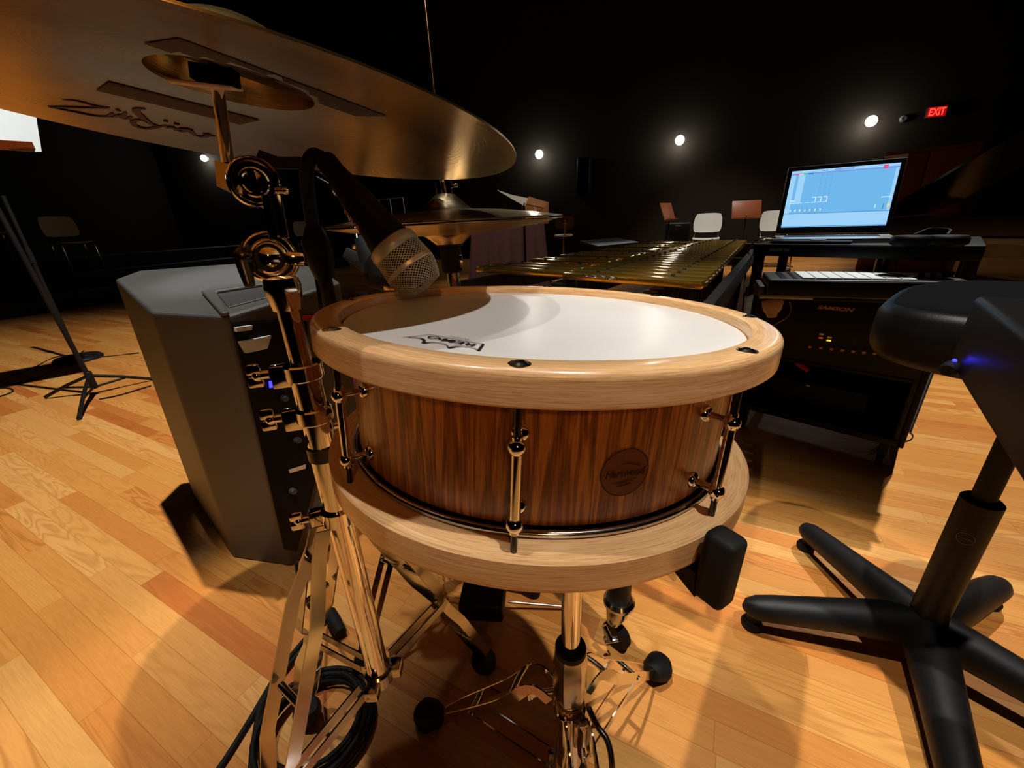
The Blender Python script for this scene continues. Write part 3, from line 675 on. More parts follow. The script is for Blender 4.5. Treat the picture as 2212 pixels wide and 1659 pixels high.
obj('grille_collar',MB(MG).lathe(gp+[(.0235,gz+.012),(.0228,gz)],48,closed=True),'mesh',mic,'silver collar ring')
pf=lambda z:(.0252+.0018*min(1,(z-gz-.012)/.02)) if z<gz+.034 else .0270-.0075*((z-gz-.034)/.026)**1.6
gm=MB(MG); nn=40; 
zs=[gz+.012+.048*i/26 for i in range(27)]
for sgn in (1,-1):
    for k in range(nn):
        pts=[]
        for i,z in enumerate(zs):
            a=2*PI*(k+sgn*i*.52)/nn; r=pf(z); pts.append((r*math.cos(a),r*math.sin(a),z))
        gm.tube(pts,.00055,4,caps=False)
# flat end of the grille
zt_=zs[-1]; rt_=pf(zt_)
for k in range(-8,9):
    y=k*rt_/8.5; w=math.sqrt(max(0,rt_**2-y*y))
    gm.tube([(-w,y,zt_),(0,y,zt_+.002),(w,y,zt_)],.00042,4,caps=False); gm.tube([(y,-w,zt_),(y,0,zt_+.002),(y,w,zt_)],.00042,4,caps=False)
obj('grille',gm,'mesh',mic,'silver wire grille',ang=180)
obj('grille_band',MB(MG).lathe([(.0268,gz+.031),(.0276,gz+.032),(.0276,gz+.036),(.0268,gz+.037)],48,closed=True),'mesh',mic,'silver band round the grille')
obj('grille_foam',MB(MG).lathe([(0,gz+.005),(.0235,gz+.005),(.0245,gz+.03),(.0185,gz+.056),(0,gz+.058)],32),'felt',mic)
ta=(MM.to_3x3().inverted()@(-_up)).normalized(); an=math.atan2(ta.y,ta.x)-.25
tx=text_mb('SHURE',.009,I4,ext=.0001,bold=.0002,warp=lambda v:V(((.0183+v.x*0+v.z)*math.cos(an-v.y/.018),(.0183+v.z)*math.sin(an-v.y/.018),gz*.62+v.x)))
tx.v=[MM@(V((v.x*1.0,v.y*1.0,v.z))) for v in tx.v]; obj('maker_lettering',tx,'tan',mic,'pale lettering on the handle')
# flexible holder: arcs up from behind the hoop and over to the tail of the microphone
gn=thing('gooseneck_mount','black gooseneck microphone mount between the chrome stand and the drum hoop','microphone mount',PD(722,700,.47))
path=[PD(722,700,.47),PD(712,640,.455),PD(700,590,.445),PD(684,530,.43),PD(671,460,.415),PD(664,400,.405),PD(664,360,.40),PD(676,336,.40),PD(695,341,.40),mt_-max_*.001]
a=MB(); a.tube(arc_pts(path,7),[.0072]*0 or .0066,16); obj('gooseneck',a,'rubber',gn,'black flexible neck')
a=MB(); a.tube([PD(702,600,.447),PD(692,560,.437),PD(682,520,.428),PD(677,490,.42)],[.010,.0145,.0135,.0085],18); obj('plug',a,'black',gn,'thick black plug')
bp_=V((-.215,.53,0)); tp_=PD(722,700,.47)
hq=MD@V((math.cos(math.radians(163))*.1925,math.sin(math.radians(163))*.1925,.128)); a=MB(); a.tube([tp_,tp_.lerp(hq,.5)+V((0,0,-.03)),hq],.006,12); a.box((0,0,0),(.012,.02,.03),frame(hq,dn,hq-MD.translation),bev=.003); obj('hoop_clamp',a,'blackmetal',gn)
a=MB(); a.tube([PD(690,578,.447),PD(708,640,.46),PD(720,690,.468)],.0058,12); a.tube([PD(677,560,.458),PD(690,640,.465),PD(700,720,.475)],.0022,8); obj('cable',a,'rubber',gn,'black cables running down')
a=MB(); a.strap([PD(556,336,.42),PD(600,352,.42),PD(650,352,.415)],.012,.002,_up); obj('holder_arm',a,'blackmetal',gn,'flat dark arm behind the tilter')
# ------------------------------------------------------------------ second boom stand with black clamp
bx,by=-.215,.79; 
bs=thing('boom_stand','chrome boom stand with black clamp, standing behind the snare drum under the hi-hat','cymbal stand',(bx,by,0))
zt2=zline((bx,by),616)
a=MB(); a.cyl((bx,by,.1),(bx,by,zt2),.0115,24); obj('base_tube',a,'chrome',bs)
a=MB(); a.lathe([(.012,0),(.0215,0),(.0225,.004),(.0225,.010),(.0215,.013),(.012,.013)],32,Matrix.Translation((bx,by,zt2-.006)),closed=True); obj('ring',a,'brass',bs,'brass coloured ring')
dB=(V((bx,by,zt2))-CAM).dot(_fw)
a=MB(); a.tube([V((bx,by,zt2+.006)),PD(814,600,dB),PD(806,565,dB),PD(793,535,dB),PD(783,515,dB)],[.020,.024,.026,.0225,.014],24); a.box((0,0,0),(.05,.03,.022),frame(PD(775,560,dB),_up+_rt*.4,_rt),bev=.004); obj('clamp',a,'rubber',bs,'black plastic clamp')
a=MB(); a.strap(arc_pts([PD(752,560,dB-.02),PD(775,580,dB-.02),PD(795,592,dB-.02)],5),.012,.002,_fw); obj('clamp_lever',a,'chromed',bs)
a=MB(); q0,q1=PD(775,536,dB+.01),PD(752,425,dB+.03); a.cyl(q0,q1,.0078,20); a.cyl(PD(773,534,dB+.005),PD(770,522,dB+.005),.012,20,bev=.002); obj('upper_tube',a,'chrome',bs)
a=MB(); q=PD(738,402,dB+.03); nq=(CAM-q).normalized(); a.lathe([(0,-.012),(.021,-.012),(.0225,-.008),(.0225,.006),(.019,.01),(.012,.012),(0,.012)],32,frame(q,nq+_rt*.5)); a.box((0,0,0),(.06,.012,.012),frame(PD(715,392,dB+.03),_up+_rt*.55,_rt-_up*.5),bev=.003); obj('tilter',a,'chrome',bs)
def strapleg(par,c,zt,foot,zb,w=.013,hubr=.02,m='chrome'):
    d=V((foot.x-c[0],foot.y-c[1],0)).normalized(); sd=V((-d.y,d.x,0)); top=V((c[0],c[1],zt))+d*hubr; tip=V((foot.x,foot.y,.03)); lb=MB()
    for s_ in(-1,1): lb.strap([top+sd*s_*w*.6,top.lerp(tip,.15)+sd*s_*w,top.lerp(tip,.85)+sd*s_*w,tip+sd*s_*w*.5],.016,.002,V((0,0,1)))
    for t in(.15,.5,.85): q=top.lerp(tip,t); lb.cyl(q-sd*w,q+sd*w,.004,10)
    l=obj('leg',lb,m,par)
    f=MB(); f.tube([tip.lerp(top,.10),tip.lerp(top,.05),V((foot.x,foot.y,.022)),V((foot.x,foot.y,.006))],[.011,.016,.018,.014],14); obj('rubber_foot',f,'rubber',l,'black rubber foot')
    b=MB()
    for s_ in(-1,1): b.strap([V((c[0],c[1],zb))+d*hubr+sd*s_*w*.6,top.lerp(tip,.5)+sd*s_*w*.8],.013,.002,V((0,0,1)))
    obj('brace',b,m,par)
for az in (-5,115,237):
    q=math.radians(az); strapleg(bs,(bx,by),.42,V((bx+.25*math.cos(q),by+.25*math.sin(q),0)),.12)
a=MB(); a.cyl((bx,by,.395),(bx,by,.43),.018,20,bev=.003); a.cyl((bx,by,.09),(bx,by,.13),.018,20,bev=.003); obj('collar',a,'chromed',bs)
# ------------------------------------------------------------------ hi-hat
hx=PD(967,480,.625); hM=Matrix.Translation(hx)@Matrix.Rotation(math.radians(-.5),4,'Y')
hh=thing('hi_hat','pair of closed bronze hi-hat cymbals on a long chrome rod behind the microphone','hi-hat',hM)
obj('top_cymbal',cym_lathe(hM@Matrix.Translation((0,0,.001)),.175,.044,.026,.0145,.001,1,120),'bronze2',hh,ang=60)
obj('bottom_cymbal',cym_lathe(hM@Matrix.Translation((0,0,-.001)),.175,.044,.022,.0155,.001,-1,120),'bronze2',hh,ang=60)
a=MB(hM); a.cyl((0,0,.036),(0,0,.058),.0125,24,bev=.002); a.cyl((0,0,.058),(0,0,.066),.0085,24,bev=.001); a.box((.014,0,.05),(.014,.008,.006),bev=.001); obj('clutch',a,'chrome',hh,'chrome clutch on the bell')
a=MB(hM); a.cyl((0,0,-.08),(0,0,.42),.0031,14); obj('pull_rod',a,'chromed',hh,'long thin rod')
a=MB(hM); a.cyl((0,0,-.075),(0,0,-.034),.0165,24,bev=.003); a.lathe([(.0,-.035),(.02,-.035),(.021,-.031),(.0,-.028)],24); obj('cymbal_seat',a,'rubber',hh,'black seat under the cymbals')
a=MB(hM); a.cyl((0,0,-.12),(0,0,-.075),.0105,20); a.box((.012,-.004,-.058),(.012,.01,.02),bev=.001); obj('seat_tube',a,'chrome',hh)
arm=MB(); arm.tube([hM@V((0,0,-.115)),V((bx+.02,by,zt2-.02)),V((bx,by,zt2-.03))],.006,12); obj('support_arm',arm,'blackmetal',hh)
# ------------------------------------------------------------------ vibraphone
ZV=.78
v0=PZ(1525,604,ZV); vR=PZ(1612,519,ZV); u0=(PZ(1234,588,ZV)-v0).normalized(); vv=(vR-v0)
rowd=(V((0,0,1)).cross(u0)); rowd=rowd if rowd.dot(vv)>0 else -rowd
LV=vv.dot(rowd); slope=vv.dot(u0)/LV        # right ends drift along u as rows advance
MV=frame(v0,(0,0,1),u0)
vb=thing('vibraphone','gold barred vibraphone on a black frame behind the snare drum','vibraphone',Matrix.Translation(V((v0.x,v0.y,0))))
yd=1 if (MV.to_3x3().inverted()@rowd).y>0 else -1
NB=22; pitch=LV/(NB-1)
def vbar(r,x0,L_,w,name='bar'):
    b=MB(MV); th=.0155
    b.box((x0+L_/2,yd*r,-th/2),(L_,w,th),bev=.0026)
    return obj(name,b,'gold',vb)
n0,n1=.31,.175
natx=lambda r:slope*r; natL=lambda r:n0+(n1-n0)*(r/LV)
for i in range(NB):
    r=pitch*i; vbar(r,natx(r),natL(r),pitch*(.75))
acc=[k for k in range(NB-1) if (k%7) in (0,1,2,4,5)]
for k in acc:
    r=pitch*(k+.5); x0=natx(r)+natL(r)+.012; vbar(r,x0,natL(r)*.98+.0,pitch*.75)
cd=MB(MV)
def cordline(f,acc_=False):
    pts=[(natx(r)+(natL(r)+.012 if acc_ else 0)+natL(r)*f,yd*r,-.003) for r in [LV*i/30*1.03-.02 for i in range(31)]]
    return pts
for f in(.22,.78):
    for ac in (False,True):
        cd.tube(cordline(f,ac),.0016,6)
        for i in range(NB):
            r=pitch*(i+.5); L_=natL(r); x=natx(r)+(L_+.012 if ac else 0)+L_*f; cd.box((x,yd*r,-.006),(.007,.006,.020),bev=.001)
obj('cord_posts',cd,'cord',vb,'dark cord and posts between the bars')
def rail(name,a,b,w,h,z,m='blackmetal'):
    x=MB(); a=MV@V((a[0],yd*a[1],z)); b=MV@V((b[0],yd*b[1],z)); d=(b-a); M=frame((a+b)/2,d,V((0,0,1))); x.box((0,0,0),(h,w,d.length),M,bev=.003); return obj(name,x,m,vb)
rail('side_rail',(-.022,-.055),(slope*LV-.022,LV+.05),.022,.05,-.062)
rail('side_rail',(n0*2+.04,-.055),(slope*LV+n1*2+.04,LV+.05),.022,.05,-.062)
rail('middle_rail',(n0+.004,-.04),(slope*LV+n1+.004,LV+.04),.03,.05,-.045)
rail('end_rail',(-.03,-.062),(n0*2+.05,-.062),.03,.05,-.075); rail('end_rail',(slope*LV-.03,LV+.05),(slope*LV+n1*2+.05,LV+.05),.03,.09,-.06)
rail('damper_bar',(n0+.0,-.03),(slope*LV+n1,LV),.02,.012,-.022,'felt')
rs=MB(MV)
for i in range(NB):
    r=pitch*i; L_=natL(r); x=natx(r)+L_*.5; hh_=.42-.30*i/NB
    rs.cyl((x,yd*r,-.06),(x,yd*r,-.06-hh_),.0185,14)
obj('resonators',rs,'darkmetal',vb,'row of tube resonators'); 
sp=MB(); A=PD(1258,595,.86); B=PD(1336,602,.80); dd=(B-A); Ms=frame(A,dd); sp.tube([Ms@V((.003*math.cos(i*.8),.003*math.sin(i*.8),dd.length*i/220)) for i in range(221)],.0006,5); obj('damper_spring',sp,'chromed',vb,'silver coil spring')
lp=PZ(1330,1392,0)
def vleg(p,ztop):
    a=MB(); a.cyl(V((p.x,p.y,.13)),V((p.x,p.y,ztop)),.023,24); l=obj('leg',a,'blackmetal',vb)
    a=MB(); a.lathe([(.018,0),(.029,0),(.033,.006),(.033,.013),(.027,.02),(.018,.02)],28,Matrix.Translation((p.x,p.y,.125)),closed=True); a.tube([V((p.x,p.y,.128)),V((p.x-.004,p.y-.003,.105)),V((p.x-.012,p.y-.008,.08))],[.024,.023,.014],20); obj('caster_stem',a,'chromed',l,'chrome caster fitting')
    a=MB(); d=V((.75,.66,0)); a.cyl(V((p.x,p.y,.033))-d*.011,V((p.x,p.y,.033))+d*.011,.033,24,bev=.005); obj('caster_wheel',a,'rubber',l)
    a=MB(); q=V((p.x-.022,p.y-.035,.065)); a.box((0,0,0),(.030,.012,.004),frame(q,V((-.1,-.4,1)),V((1,.1,0))),bev=.0015); a.cyl(q+V((.0,.0,-.004)),q+V((-.012,.018,.02)),.006,12); obj('caster_brake',a,'chrome',l,'chrome brake lever')
vleg(lp,.71)
for s in ((.60,-.05),(slope*LV+.02,LV+.02),(slope*LV+n1*2,LV+.02)):
    p=MV@V((s[0],yd*s[1],0)); vleg(V((p.x,p.y,0)),.71)
a=MB(); pp=PD(1052,1290,1.0); a.box((0,0,0),(.10,.17,.05),frame(V((pp.x,pp.y,.09)),(0,0,1),V((1,-.1,0))),bev=.008); obj('damper_pedal',a,'black',vb,'dark pedal under the frame')
a=MB(); a.tube([PD(1098,1300,1.0),PD(1236,1312,1.0)],.003,8); obj('pedal_rod',a,'chromed',vb)
# ------------------------------------------------------------------ equipment rack at the right
ZT=.782; FLc=PZ(1629,527,ZT); yaw=math.radians(46); re=V((math.cos(yaw),-math.sin(yaw),0)); rg_=V((math.sin(yaw),math.cos(yaw),0)); RW=.56
def RB(s,g,z): return V((FLc.x,FLc.y,0))+re*s+rg_*g+V((0,0,z))
MR=Matrix((re,rg_,V((0,0,1)))).transposed().to_4x4(); MR.translation=V((FLc.x,FLc.y,0))
def RP(px,py,g): return PP(px,py,FLc+rg_*g,rg_)
def rloc(p): return MR.inverted()@p
def rbox(name,s0,s1,g0,g1,z0,z1,m,parent,lab=None,bev=.003):
    a=MB(MR); a.box(((s0+s1)/2,(g0+g1)/2,(z0+z1)/2),(s1-s0,g1-g0,z1-z0),bev=bev); return obj(name,a,m,parent,lab)
rk=thing('equipment_rack','tall black equipment rack carrying the laptop, right of the gold vibraphone','rack',MR)
rbox('top_board',0,RW,0,.42,ZT-.006,ZT,'blackmetal',rk); rbox('top_rail',0,RW,0,.02,ZT-.040,ZT-.006,'black',rk)
for s_ in(.0,RW-.03): rbox('top_post',s_,s_+.03,.02,.05,.60,ZT-.006,'blackmetal',rk); rbox('top_post',s_,s_+.03,.36,.39,.60,ZT-.006,'blackmetal',rk)
rbox('side_panel',-.005,.012,.12,.56,.10,.64,'black',rk); rbox('side_panel',RW-.03,RW-.013,.12,.56,.10,.64,'black',rk)
rbox('base_board',.012,RW-.03,.12,.56,.10,.125,'black',rk); rbox('middle_shelf',.012,RW-.03,.13,.55,.335,.35,'black',rk)
rbox('lower_back_panel',.012,RW-.03,.54,.552,.125,.335,'grey',rk,'dull grey panel low at the back')
for s_ in (.012,RW-.046): rbox('rack_strip',s_,s_+.016,.125,.145,.125,.60,'blackmetal',rk)
for s_,g_ in ((.03,.16),(RW-.06,.16),(.03,.52),(RW-.06,.52)):
    a=MB(MR); a.cyl((s_-.012,g_,.03),(s_+.012,g_,.03),.03,20,bev=.004); a.box((s_,g_,.075),(.03,.05,.05),bev=.004); obj('caster',a,'rubber',rk)
def ptext(txt,px,py,g,w,size,m,parent,name='logo',lab=None,sh=.3):
    p=RP(px,py,g); M=Matrix((re,V((0,0,1)),-rg_)).transposed().to_4x4(); M.translation=p-rg_*.0006
    return obj(name,text_mb(txt,size,M,shear=sh,bold=.0006,width=w),m,parent,lab)
ptext('SAMSON',1682,540,0,.062,.013,'logo',rk,'logo','grey SAMSON lettering')
# controller shelf, pad controller
ZF=.648; ZK=.70
kBL,kBR,kTL=PZ(1733,602.5,ZK),PZ(1983,606,ZK),PZ(1728,583,ZK)
kx_=(kBR-kBL).normalized(); ky_=V((-kx_.y,kx_.x,0)); ky_=ky_ if ky_.y>0 else -ky_
MK=Matrix((kx_,ky_,V((0,0,1)))).transposed().to_4x4(); MK.translation=V((kBL.x,kBL.y,0)); KL=(kBR-kBL).length; KD=.15
kl=lambda x,y,z:MK.inverted()@PZ(x,y,z)
def kbox(name,s0,s1,g0,g1,z0,z1,m,parent,lab=None,bev=.003):
    a=MB(MK); a.box(((s0+s1)/2,(g0+g1)/2,(z0+z1)/2),(s1-s0,g1-g0,z1-z0),bev=bev); return obj(name,a,m,parent,lab)
sf0=kl(1642,642,ZF); sf1=kl(1855,640,ZF); sm=kl(1757,641,ZF).x; sg=(sf0.y+sf1.y)/2
kbox('pull_out_shelf',sf0.x,KL+.13,sg,.26,ZF-.012,ZF,'black',rk)
kbox('shelf_trim',sf0.x,sm,sg-.004,sg+.010,ZF-.009,ZF+.0035,'silver',rk,'silver trim on the shelf front'); kbox('shelf_trim',sm+.004,sf1.x,sg+.002,sg+.010,ZF-.006,ZF+.001,'silver',rk,'silver trim on the shelf front')
kbox('shelf_bracket',sf0.x-.004,sf0.x+.012,sg,sg+.14,ZF,ZF+.028,'grey',rk)
for s_ in(.005,RW-.03): rbox('shelf_support',s_,s_+.012,-.03,.14,.60,ZF-.012,'blackmetal',rk)
pc=thing('pad_controller','black controller with a row of eight white pads, on the rack shelf below the laptop','controller',MK@Matrix.Translation((KL/2,KD/2,ZF)))
kbox('body',-.085,KL+.11,-.016,KD+.02,ZF+.0005,ZK,'grey',pc,bev=.005)
kbox('front_panel',-.083,KL+.108,-.018,-.013,ZF+.004,ZK-.004,'black',pc)
pw=KL/8
for i in range(8): kbox('pad',pw*i+.0013,pw*(i+1)-.0013,0,KD,ZK-.004,ZK+.004,'pad',pc,'white pad',bev=.0015)
kbox('touch_strip',-.022,-.010,0,KD,ZK-.003,ZK+.001,'black',pc); kbox('touch_strip',-.055,-.035,0,KD,ZK-.003,ZK+.001,'black',pc)
for i in range(3):
    a=MB(MK); a.cyl((KL+.03+.026*i,KD*.5,ZK),(KL+.03+.026*i,KD*.5,ZK+.01),.007,16,bev=.001); obj('knob',a,'black',pc)
# powered mixer in the rack
mxr=thing('rack_mixer','black rack unit with coloured lamps and a row of knobs, under the pad controller','mixer',MR@Matrix.Translation((.03,.12,.40)))
zk=RP(1850,757,.118).z
rbox('body',.014,RW-.032,.122,.45,.352,.60,'black',mxr); rbox('front_panel',.012,RW-.03,.115,.123,zk-.03,.605,'black',mxr,bev=.002)
ptext('SAMSON',1803,667,.115,.105,.017,'tan',mxr,'logo','dim orange SAMSON lettering')
for (px,py,m_,nm,lb) in ((1775,722,'yledoff','lamp','dim yellow lamp'),(1773,730,'rled','lamp','red lamp'),(1792,729,'yledoff','lamp','dim yellow lamp'),(1790,735.5,'yled','lamp','lit yellow lamp')):
    p=RP(px,py,.115); a=MB(); a.box((0,0,0),(.013,.006,.004),Matrix((re,V((0,0,1)),-rg_)).transposed().to_4x4(),bev=.0012); a.v=[v+p for v in a.v]; obj(nm,a,m_,mxr,lb)
for i in range(10):
    p=RP(1751+ (1960-1751)*i/9,748+(770-748)*i/9,.115); a=MB(); a.cyl(p,p-rg_*.012,.0055,16,bev=.001); a.cyl(p-rg_*.012,p-rg_*.0128,.0042,16); obj('knob',a,'tan',mxr)
for px,py in ((1846,732),(1843,741)):
    p=RP(px,py,.115); a=MB(frame(p,-rg_)); a.lathe([(.0025,0),(.004,0),(.004,.0015),(.0025,.0015)],20,closed=True); obj('socket',a,'grey',mxr)
pwr=thing('power_unit','low black box with tiny lights on the bottom shelf of the rack','power box',MR@Matrix.Translation((.2,.3,.126)))
rbox('body',.05,.42,.22,.52,.1255,.24,'black',pwr,bev=.008); 
p=RP(1745,833,.22); a=MB(frame(p,-rg_)); a.box((0,0,0),(.012,.004,.003)); obj('lamp',a,'pad',pwr,'small white light')
tag(obj('red_plug',MB().tube([RP(1722,783,.2),RP(1735,792,.19),RP(1746,801,.19)],[.010,.012,.008],12),'red'),'small red plug lying inside the rack below the row of knobs','plug')
cp_=PD(1669,651,1.33); ax_=(PD(1667,685,1.33)-cp_)
tag(obj('hanging_adapter',MB(frame(cp_,ax_)).lathe([(0,0),(.030,0),(.031,.004),(.026,ax_.length*.55),(.016,ax_.length*.8),(.013,ax_.length),(0,ax_.length)],28),'cup'),'pale plastic adapter hanging at the left front of the rack under the shelf','adapter')
tag(obj('adapter_cable',MB().tube(arc_pts([PD(1705,652,1.33),PD(1709,668,1.32),PD(1700,685,1.31),PD(1676,700,1.31),PD(1662,706,1.31)],6),.0016,8),'cup'),'thin brown cable looping beside the hanging plastic adapter','cable')
# laptop
lA=PZ(1674,508,.797); lB=PZ(1921,504.5,.797); lx=(lB-lA); LW=lx.length; lx.normalize(); lgv=V((-lx.y,lx.x,0)); lgv=lgv if lgv.y>0 else -lgv
tl=math.radians(14); ly=(V((0,0,1))*math.cos(tl)+lgv*math.sin(tl)); 
lap=thing('laptop','open silver laptop with a glowing blue screen on top of the rack','laptop',Matrix.Translation((lA+lB)/2-V((0,0,.014))))
Mb=Matrix((lx,lgv,V((0,0,1)))).transposed().to_4x4(); Mb.translation=lA
a=MB(Mb); a.box((LW/2,-.115,-.0075),(LW,.235,.013),bev=.003); obj('base',a,'alu',lap)
a=MB(Mb); a.box((LW/2,-.08,-.0006),(LW*.8,.10,.0012)); obj('keyboard',a,'black',lap)
Ml=Matrix((lx,ly,lx.cross(ly))).transposed().to_4x4(); Ml.translation=lA
LH=.247
a=MB(Ml); a.box((LW/2,LH/2+.004,-.004),(LW,LH,.006),bev=.0028); obj('lid',a,'alu',lap)
a=MB(Ml); a.box((LW/2,LH/2+.004,-.0008),(LW-.003,LH-.003,.0008)); lid=obj('bezel',a,'black',lap,'black screen border')
sw,sh_=LW-.030,LH-.040; SO=V((.015,.028,0))
def scr(name,m,rects,h,par,lab=None):
    mb=MB(Ml)
    for u0_,u1_,v0_,v1_ in rects: mb.quad(*[SO+V((u*sw,v*sh_,h)) for u,v in((u0_,v0_),(u1_,v0_),(u1_,v1_),(u0_,v1_))])
    return obj(name,mb,m,par,lab,flat=True)
dsp=scr('display','display',[(0,1,0,1)],.0002,lap,'glowing blue display')
scr('light_panels','disp_lt',[(.0,1,.955,1),(.08,.145,.42,.93),(0,1,.02,.235),(.0,.05,.02,.93),(.97,1,.25,.93)],.0004,dsp)
scr('toolbar','disp_bar',[(.0,1,.925,.955),(.3,.36,.965,.985),(.42,.6,.965,.985)],.0005,dsp)
scr('dark_lines','disp_dk',[(0,1,.24,.25),(0,1,.012,.02)]+[(.075+.05*i,.078+.05*i,.27,.37) for i in range(7)]+[(.31+.05*i,.312+.05*i,.45,.92) for i in range(3)]+[(.93,.94,.27,.36)],.0006,dsp)
scr('track_boxes','disp_w',[(.04,.085,.46,.485),(.04,.085,.43,.445),(.13,.17,.43,.44),(.19,.24,.43,.44)]+[(.255+.055*i,.30+.055*i,.515,.53) for i in range(3)]+[(.29+.055*i,.30+.055*i,.44,.515) for i in range(3)]+[(.255+.055*i,.30+.055*i,.43,.44) for i in range(3)]+[(.055+.05*i,.07+.05*i,.28,.32) for i in range(7)]+[(.9,.99,.46,.475),(.86,.87,.29,.36)],.0007,dsp)
scr('red_tag','disp_r',[(.04,.08,.925,.945)],.0008,dsp); scr('red_tag','disp_r',[(.86,.90,.925,.985)],.0009,dsp); scr('yellow_tag','disp_y',[(.08,.125,.925,.945),(.965,.985,.30,.36)],.0008,dsp)
scr('green_tag','disp_g',[(.125,.17,.925,.945)],.0008,dsp); scr('blue_tag','disp_b',[(.17,.22,.925,.945)],.0008,dsp)
# slim controller in front of the laptop, headphones
s0=rloc(PZ(1668,525.5,.792)); s1=rloc(PZ(1880,527,.792))
sc_=thing('slim_controller','slim black bar shaped controller lying in front of the laptop','controller',MR@Matrix.Translation((s0.x,.012,ZT)))
rbox('body',.05,.27,.012,.06,ZT,ZT+.010,'black',sc_,bev=.003); rbox('touch_plate',.16,.20,.02,.055,ZT+.010,ZT+.012,'silver',sc_,'silver plate',bev=.0005)
hp_=thing('headphones','black headphones lying on the rack top right of the laptop','headphones',MR@Matrix.Translation((.46,.12,ZT)))
for px,r_ in((1968,.046),(2042,.046)):
    c_=rloc(PZ(px,522,ZT+.012)); c_=V((min(c_.x,RW+.06),c_.y,0))
    cup=MB(MR@Matrix.Translation((c_.x,c_.y,ZT+.001)))
    cup.lathe([(0,0),(r_*.8,0),(r_,.006),(r_*1.02,.014),(r_,.022),(r_*.9,.027),(r_*.55,.024),(0,.018)],32); obj('ear_cup',cup,'vinyl',hp_)
c0=rloc(PZ(1968,522,ZT+.012)); c1=rloc(PZ(2042,522,ZT+.012))
a=MB(MR); a.strap(arc_pts([(c0.x,c0.y+.05,ZT+.02),(c0.x+.02,c0.y+.11,ZT+.03),((c0.x+c1.x)/2,c0.y+.15,ZT+.032),(c1.x-.0,c1.y+.11,ZT+.03),(c1.x,c1.y+.05,ZT+.02)],6),.02,.005,V((0,0,1))); obj('headband',a,'vinyl',hp_)
tag(obj('laptop_cable',MB().tube(arc_pts([PZ(1676,513,.80),PZ(1655,513,.80)+V((0,0,.002)),PZ(1632,520,.79),PD(1618,540,1.62),PD(1612,575,1.62),PD(1606,650,1.6),PD(1600,720,1.6)],8),.003,8),'rubber'),'dark cable from the laptop hanging down the left side of the rack','cable')
tag(obj('thin_pole',MB().cyl(PZ(1963,932,0),PZ(1963,932,0)+(PD(2028,765,2.02)-PZ(1963,932,0)),.009,14),'blackmetal'),'thin black pole standing on the floor just right of the rack','pole')
tag(obj('floor_wire',MB().tube(arc_pts([PZ(1964,932,.004),PZ(1972,940,.004),PZ(1966,950,.004),PZ(1940,956,.004),PZ(1905,962,.004),PZ(1880,975,.004)],6),.002,8),'rubber'),'thin dark wire curling on the floor under the right corner of the rack','wire')
# ------------------------------------------------------------------ stool with five feet
qx,qy=.825,.579
th=thing('drum_stool','black stool with round post, five footed base and thick padded seat, at the right','stool',(qx,qy,0))
for i,az in enumerate((164.5,92.8,20.5,-51.5,236.5)):
    a=math.radians(az); d=V((math.cos(a),math.sin(a),0)); R0=.312
    lb=MB(); o=V((qx,qy,0))
    P=[o+d*.0+V((0,0,.088)),o+d*.06+V((0,0,.086)),o+d*.16+V((0,0,.075)),o+d*.27+V((0,0,.062)),o+d*.302+V((0,0,.0575)),o+d*.322+V((0,0,.055)),o+d*.331+V((0,0,.053))]
    lb.tube(P,[.042,.040,.034,.029,.0265,.019,.005],20)
    l=obj('leg',lb,'blackmetal',th)
    a=MB(); c=o+d*.305; a.lathe([(0,0),(.016,0),(.0215,.004),(.0225,.011),(.019,.018),(.013,.022),(.012,.042),(0,.042)],24,Matrix.Translation(c)); obj('glide',a,'rubber',l)
a=MB(); a.lathe([(0,.052),(.040,.052),(.045,.06),(.045,.095),(.040,.108),(.035,.113),(0,.113)],36,Matrix.Translation((qx,qy,0))); obj('hub',a,'blackmetal',th)
a=MB(); a.cyl((qx,qy,.10),(qx,qy,.405),.0285,32,bev=.003); cyl_=obj('post_sleeve',a,'blackmetal',th)
a=MB(); a.cyl((qx,qy,.40),(qx,qy,.655),.0165,24); obj('post_rod',a,'blackmetal',th)
azl=math.atan2(-qy,-qx)+.05
zl_=zline((qx,qy),1148)
rgv=[(.0125,0),(.0138,0),(.0138,.0012),(.0125,.0012)]
def onpost(u,v,h): a=azl+u/.0285; return V((qx+(.0285+h)*math.cos(a),qy+(.0285+h)*math.sin(a),zl_+v))
vs=[];fs=[];n=36
for k in range(n):
    for r in(.0112,.0122): vs.append(onpost(r*math.cos(2*PI*k/n),r*math.sin(2*PI*k/n),.0005))
for k in range(n): fs.append((2*k,2*k+1,(2*k+3)%(2*n),(2*k+2)%(2*n)))
a=MB(); a.add(vs,fs); t_=text_mb('ROC-N-SOC',.0048,I4,ext=.0001,width=.019,warp=lambda v:onpost(v.x,v.y,.0006+v.z)); o=len(a.v); a.v+=t_.v; a.f+=[[k+o for k in f] for f in t_.f]; a.uv+=t_.uv
obj('round_label',a,'logo',cyl_,'small round grey printed label')
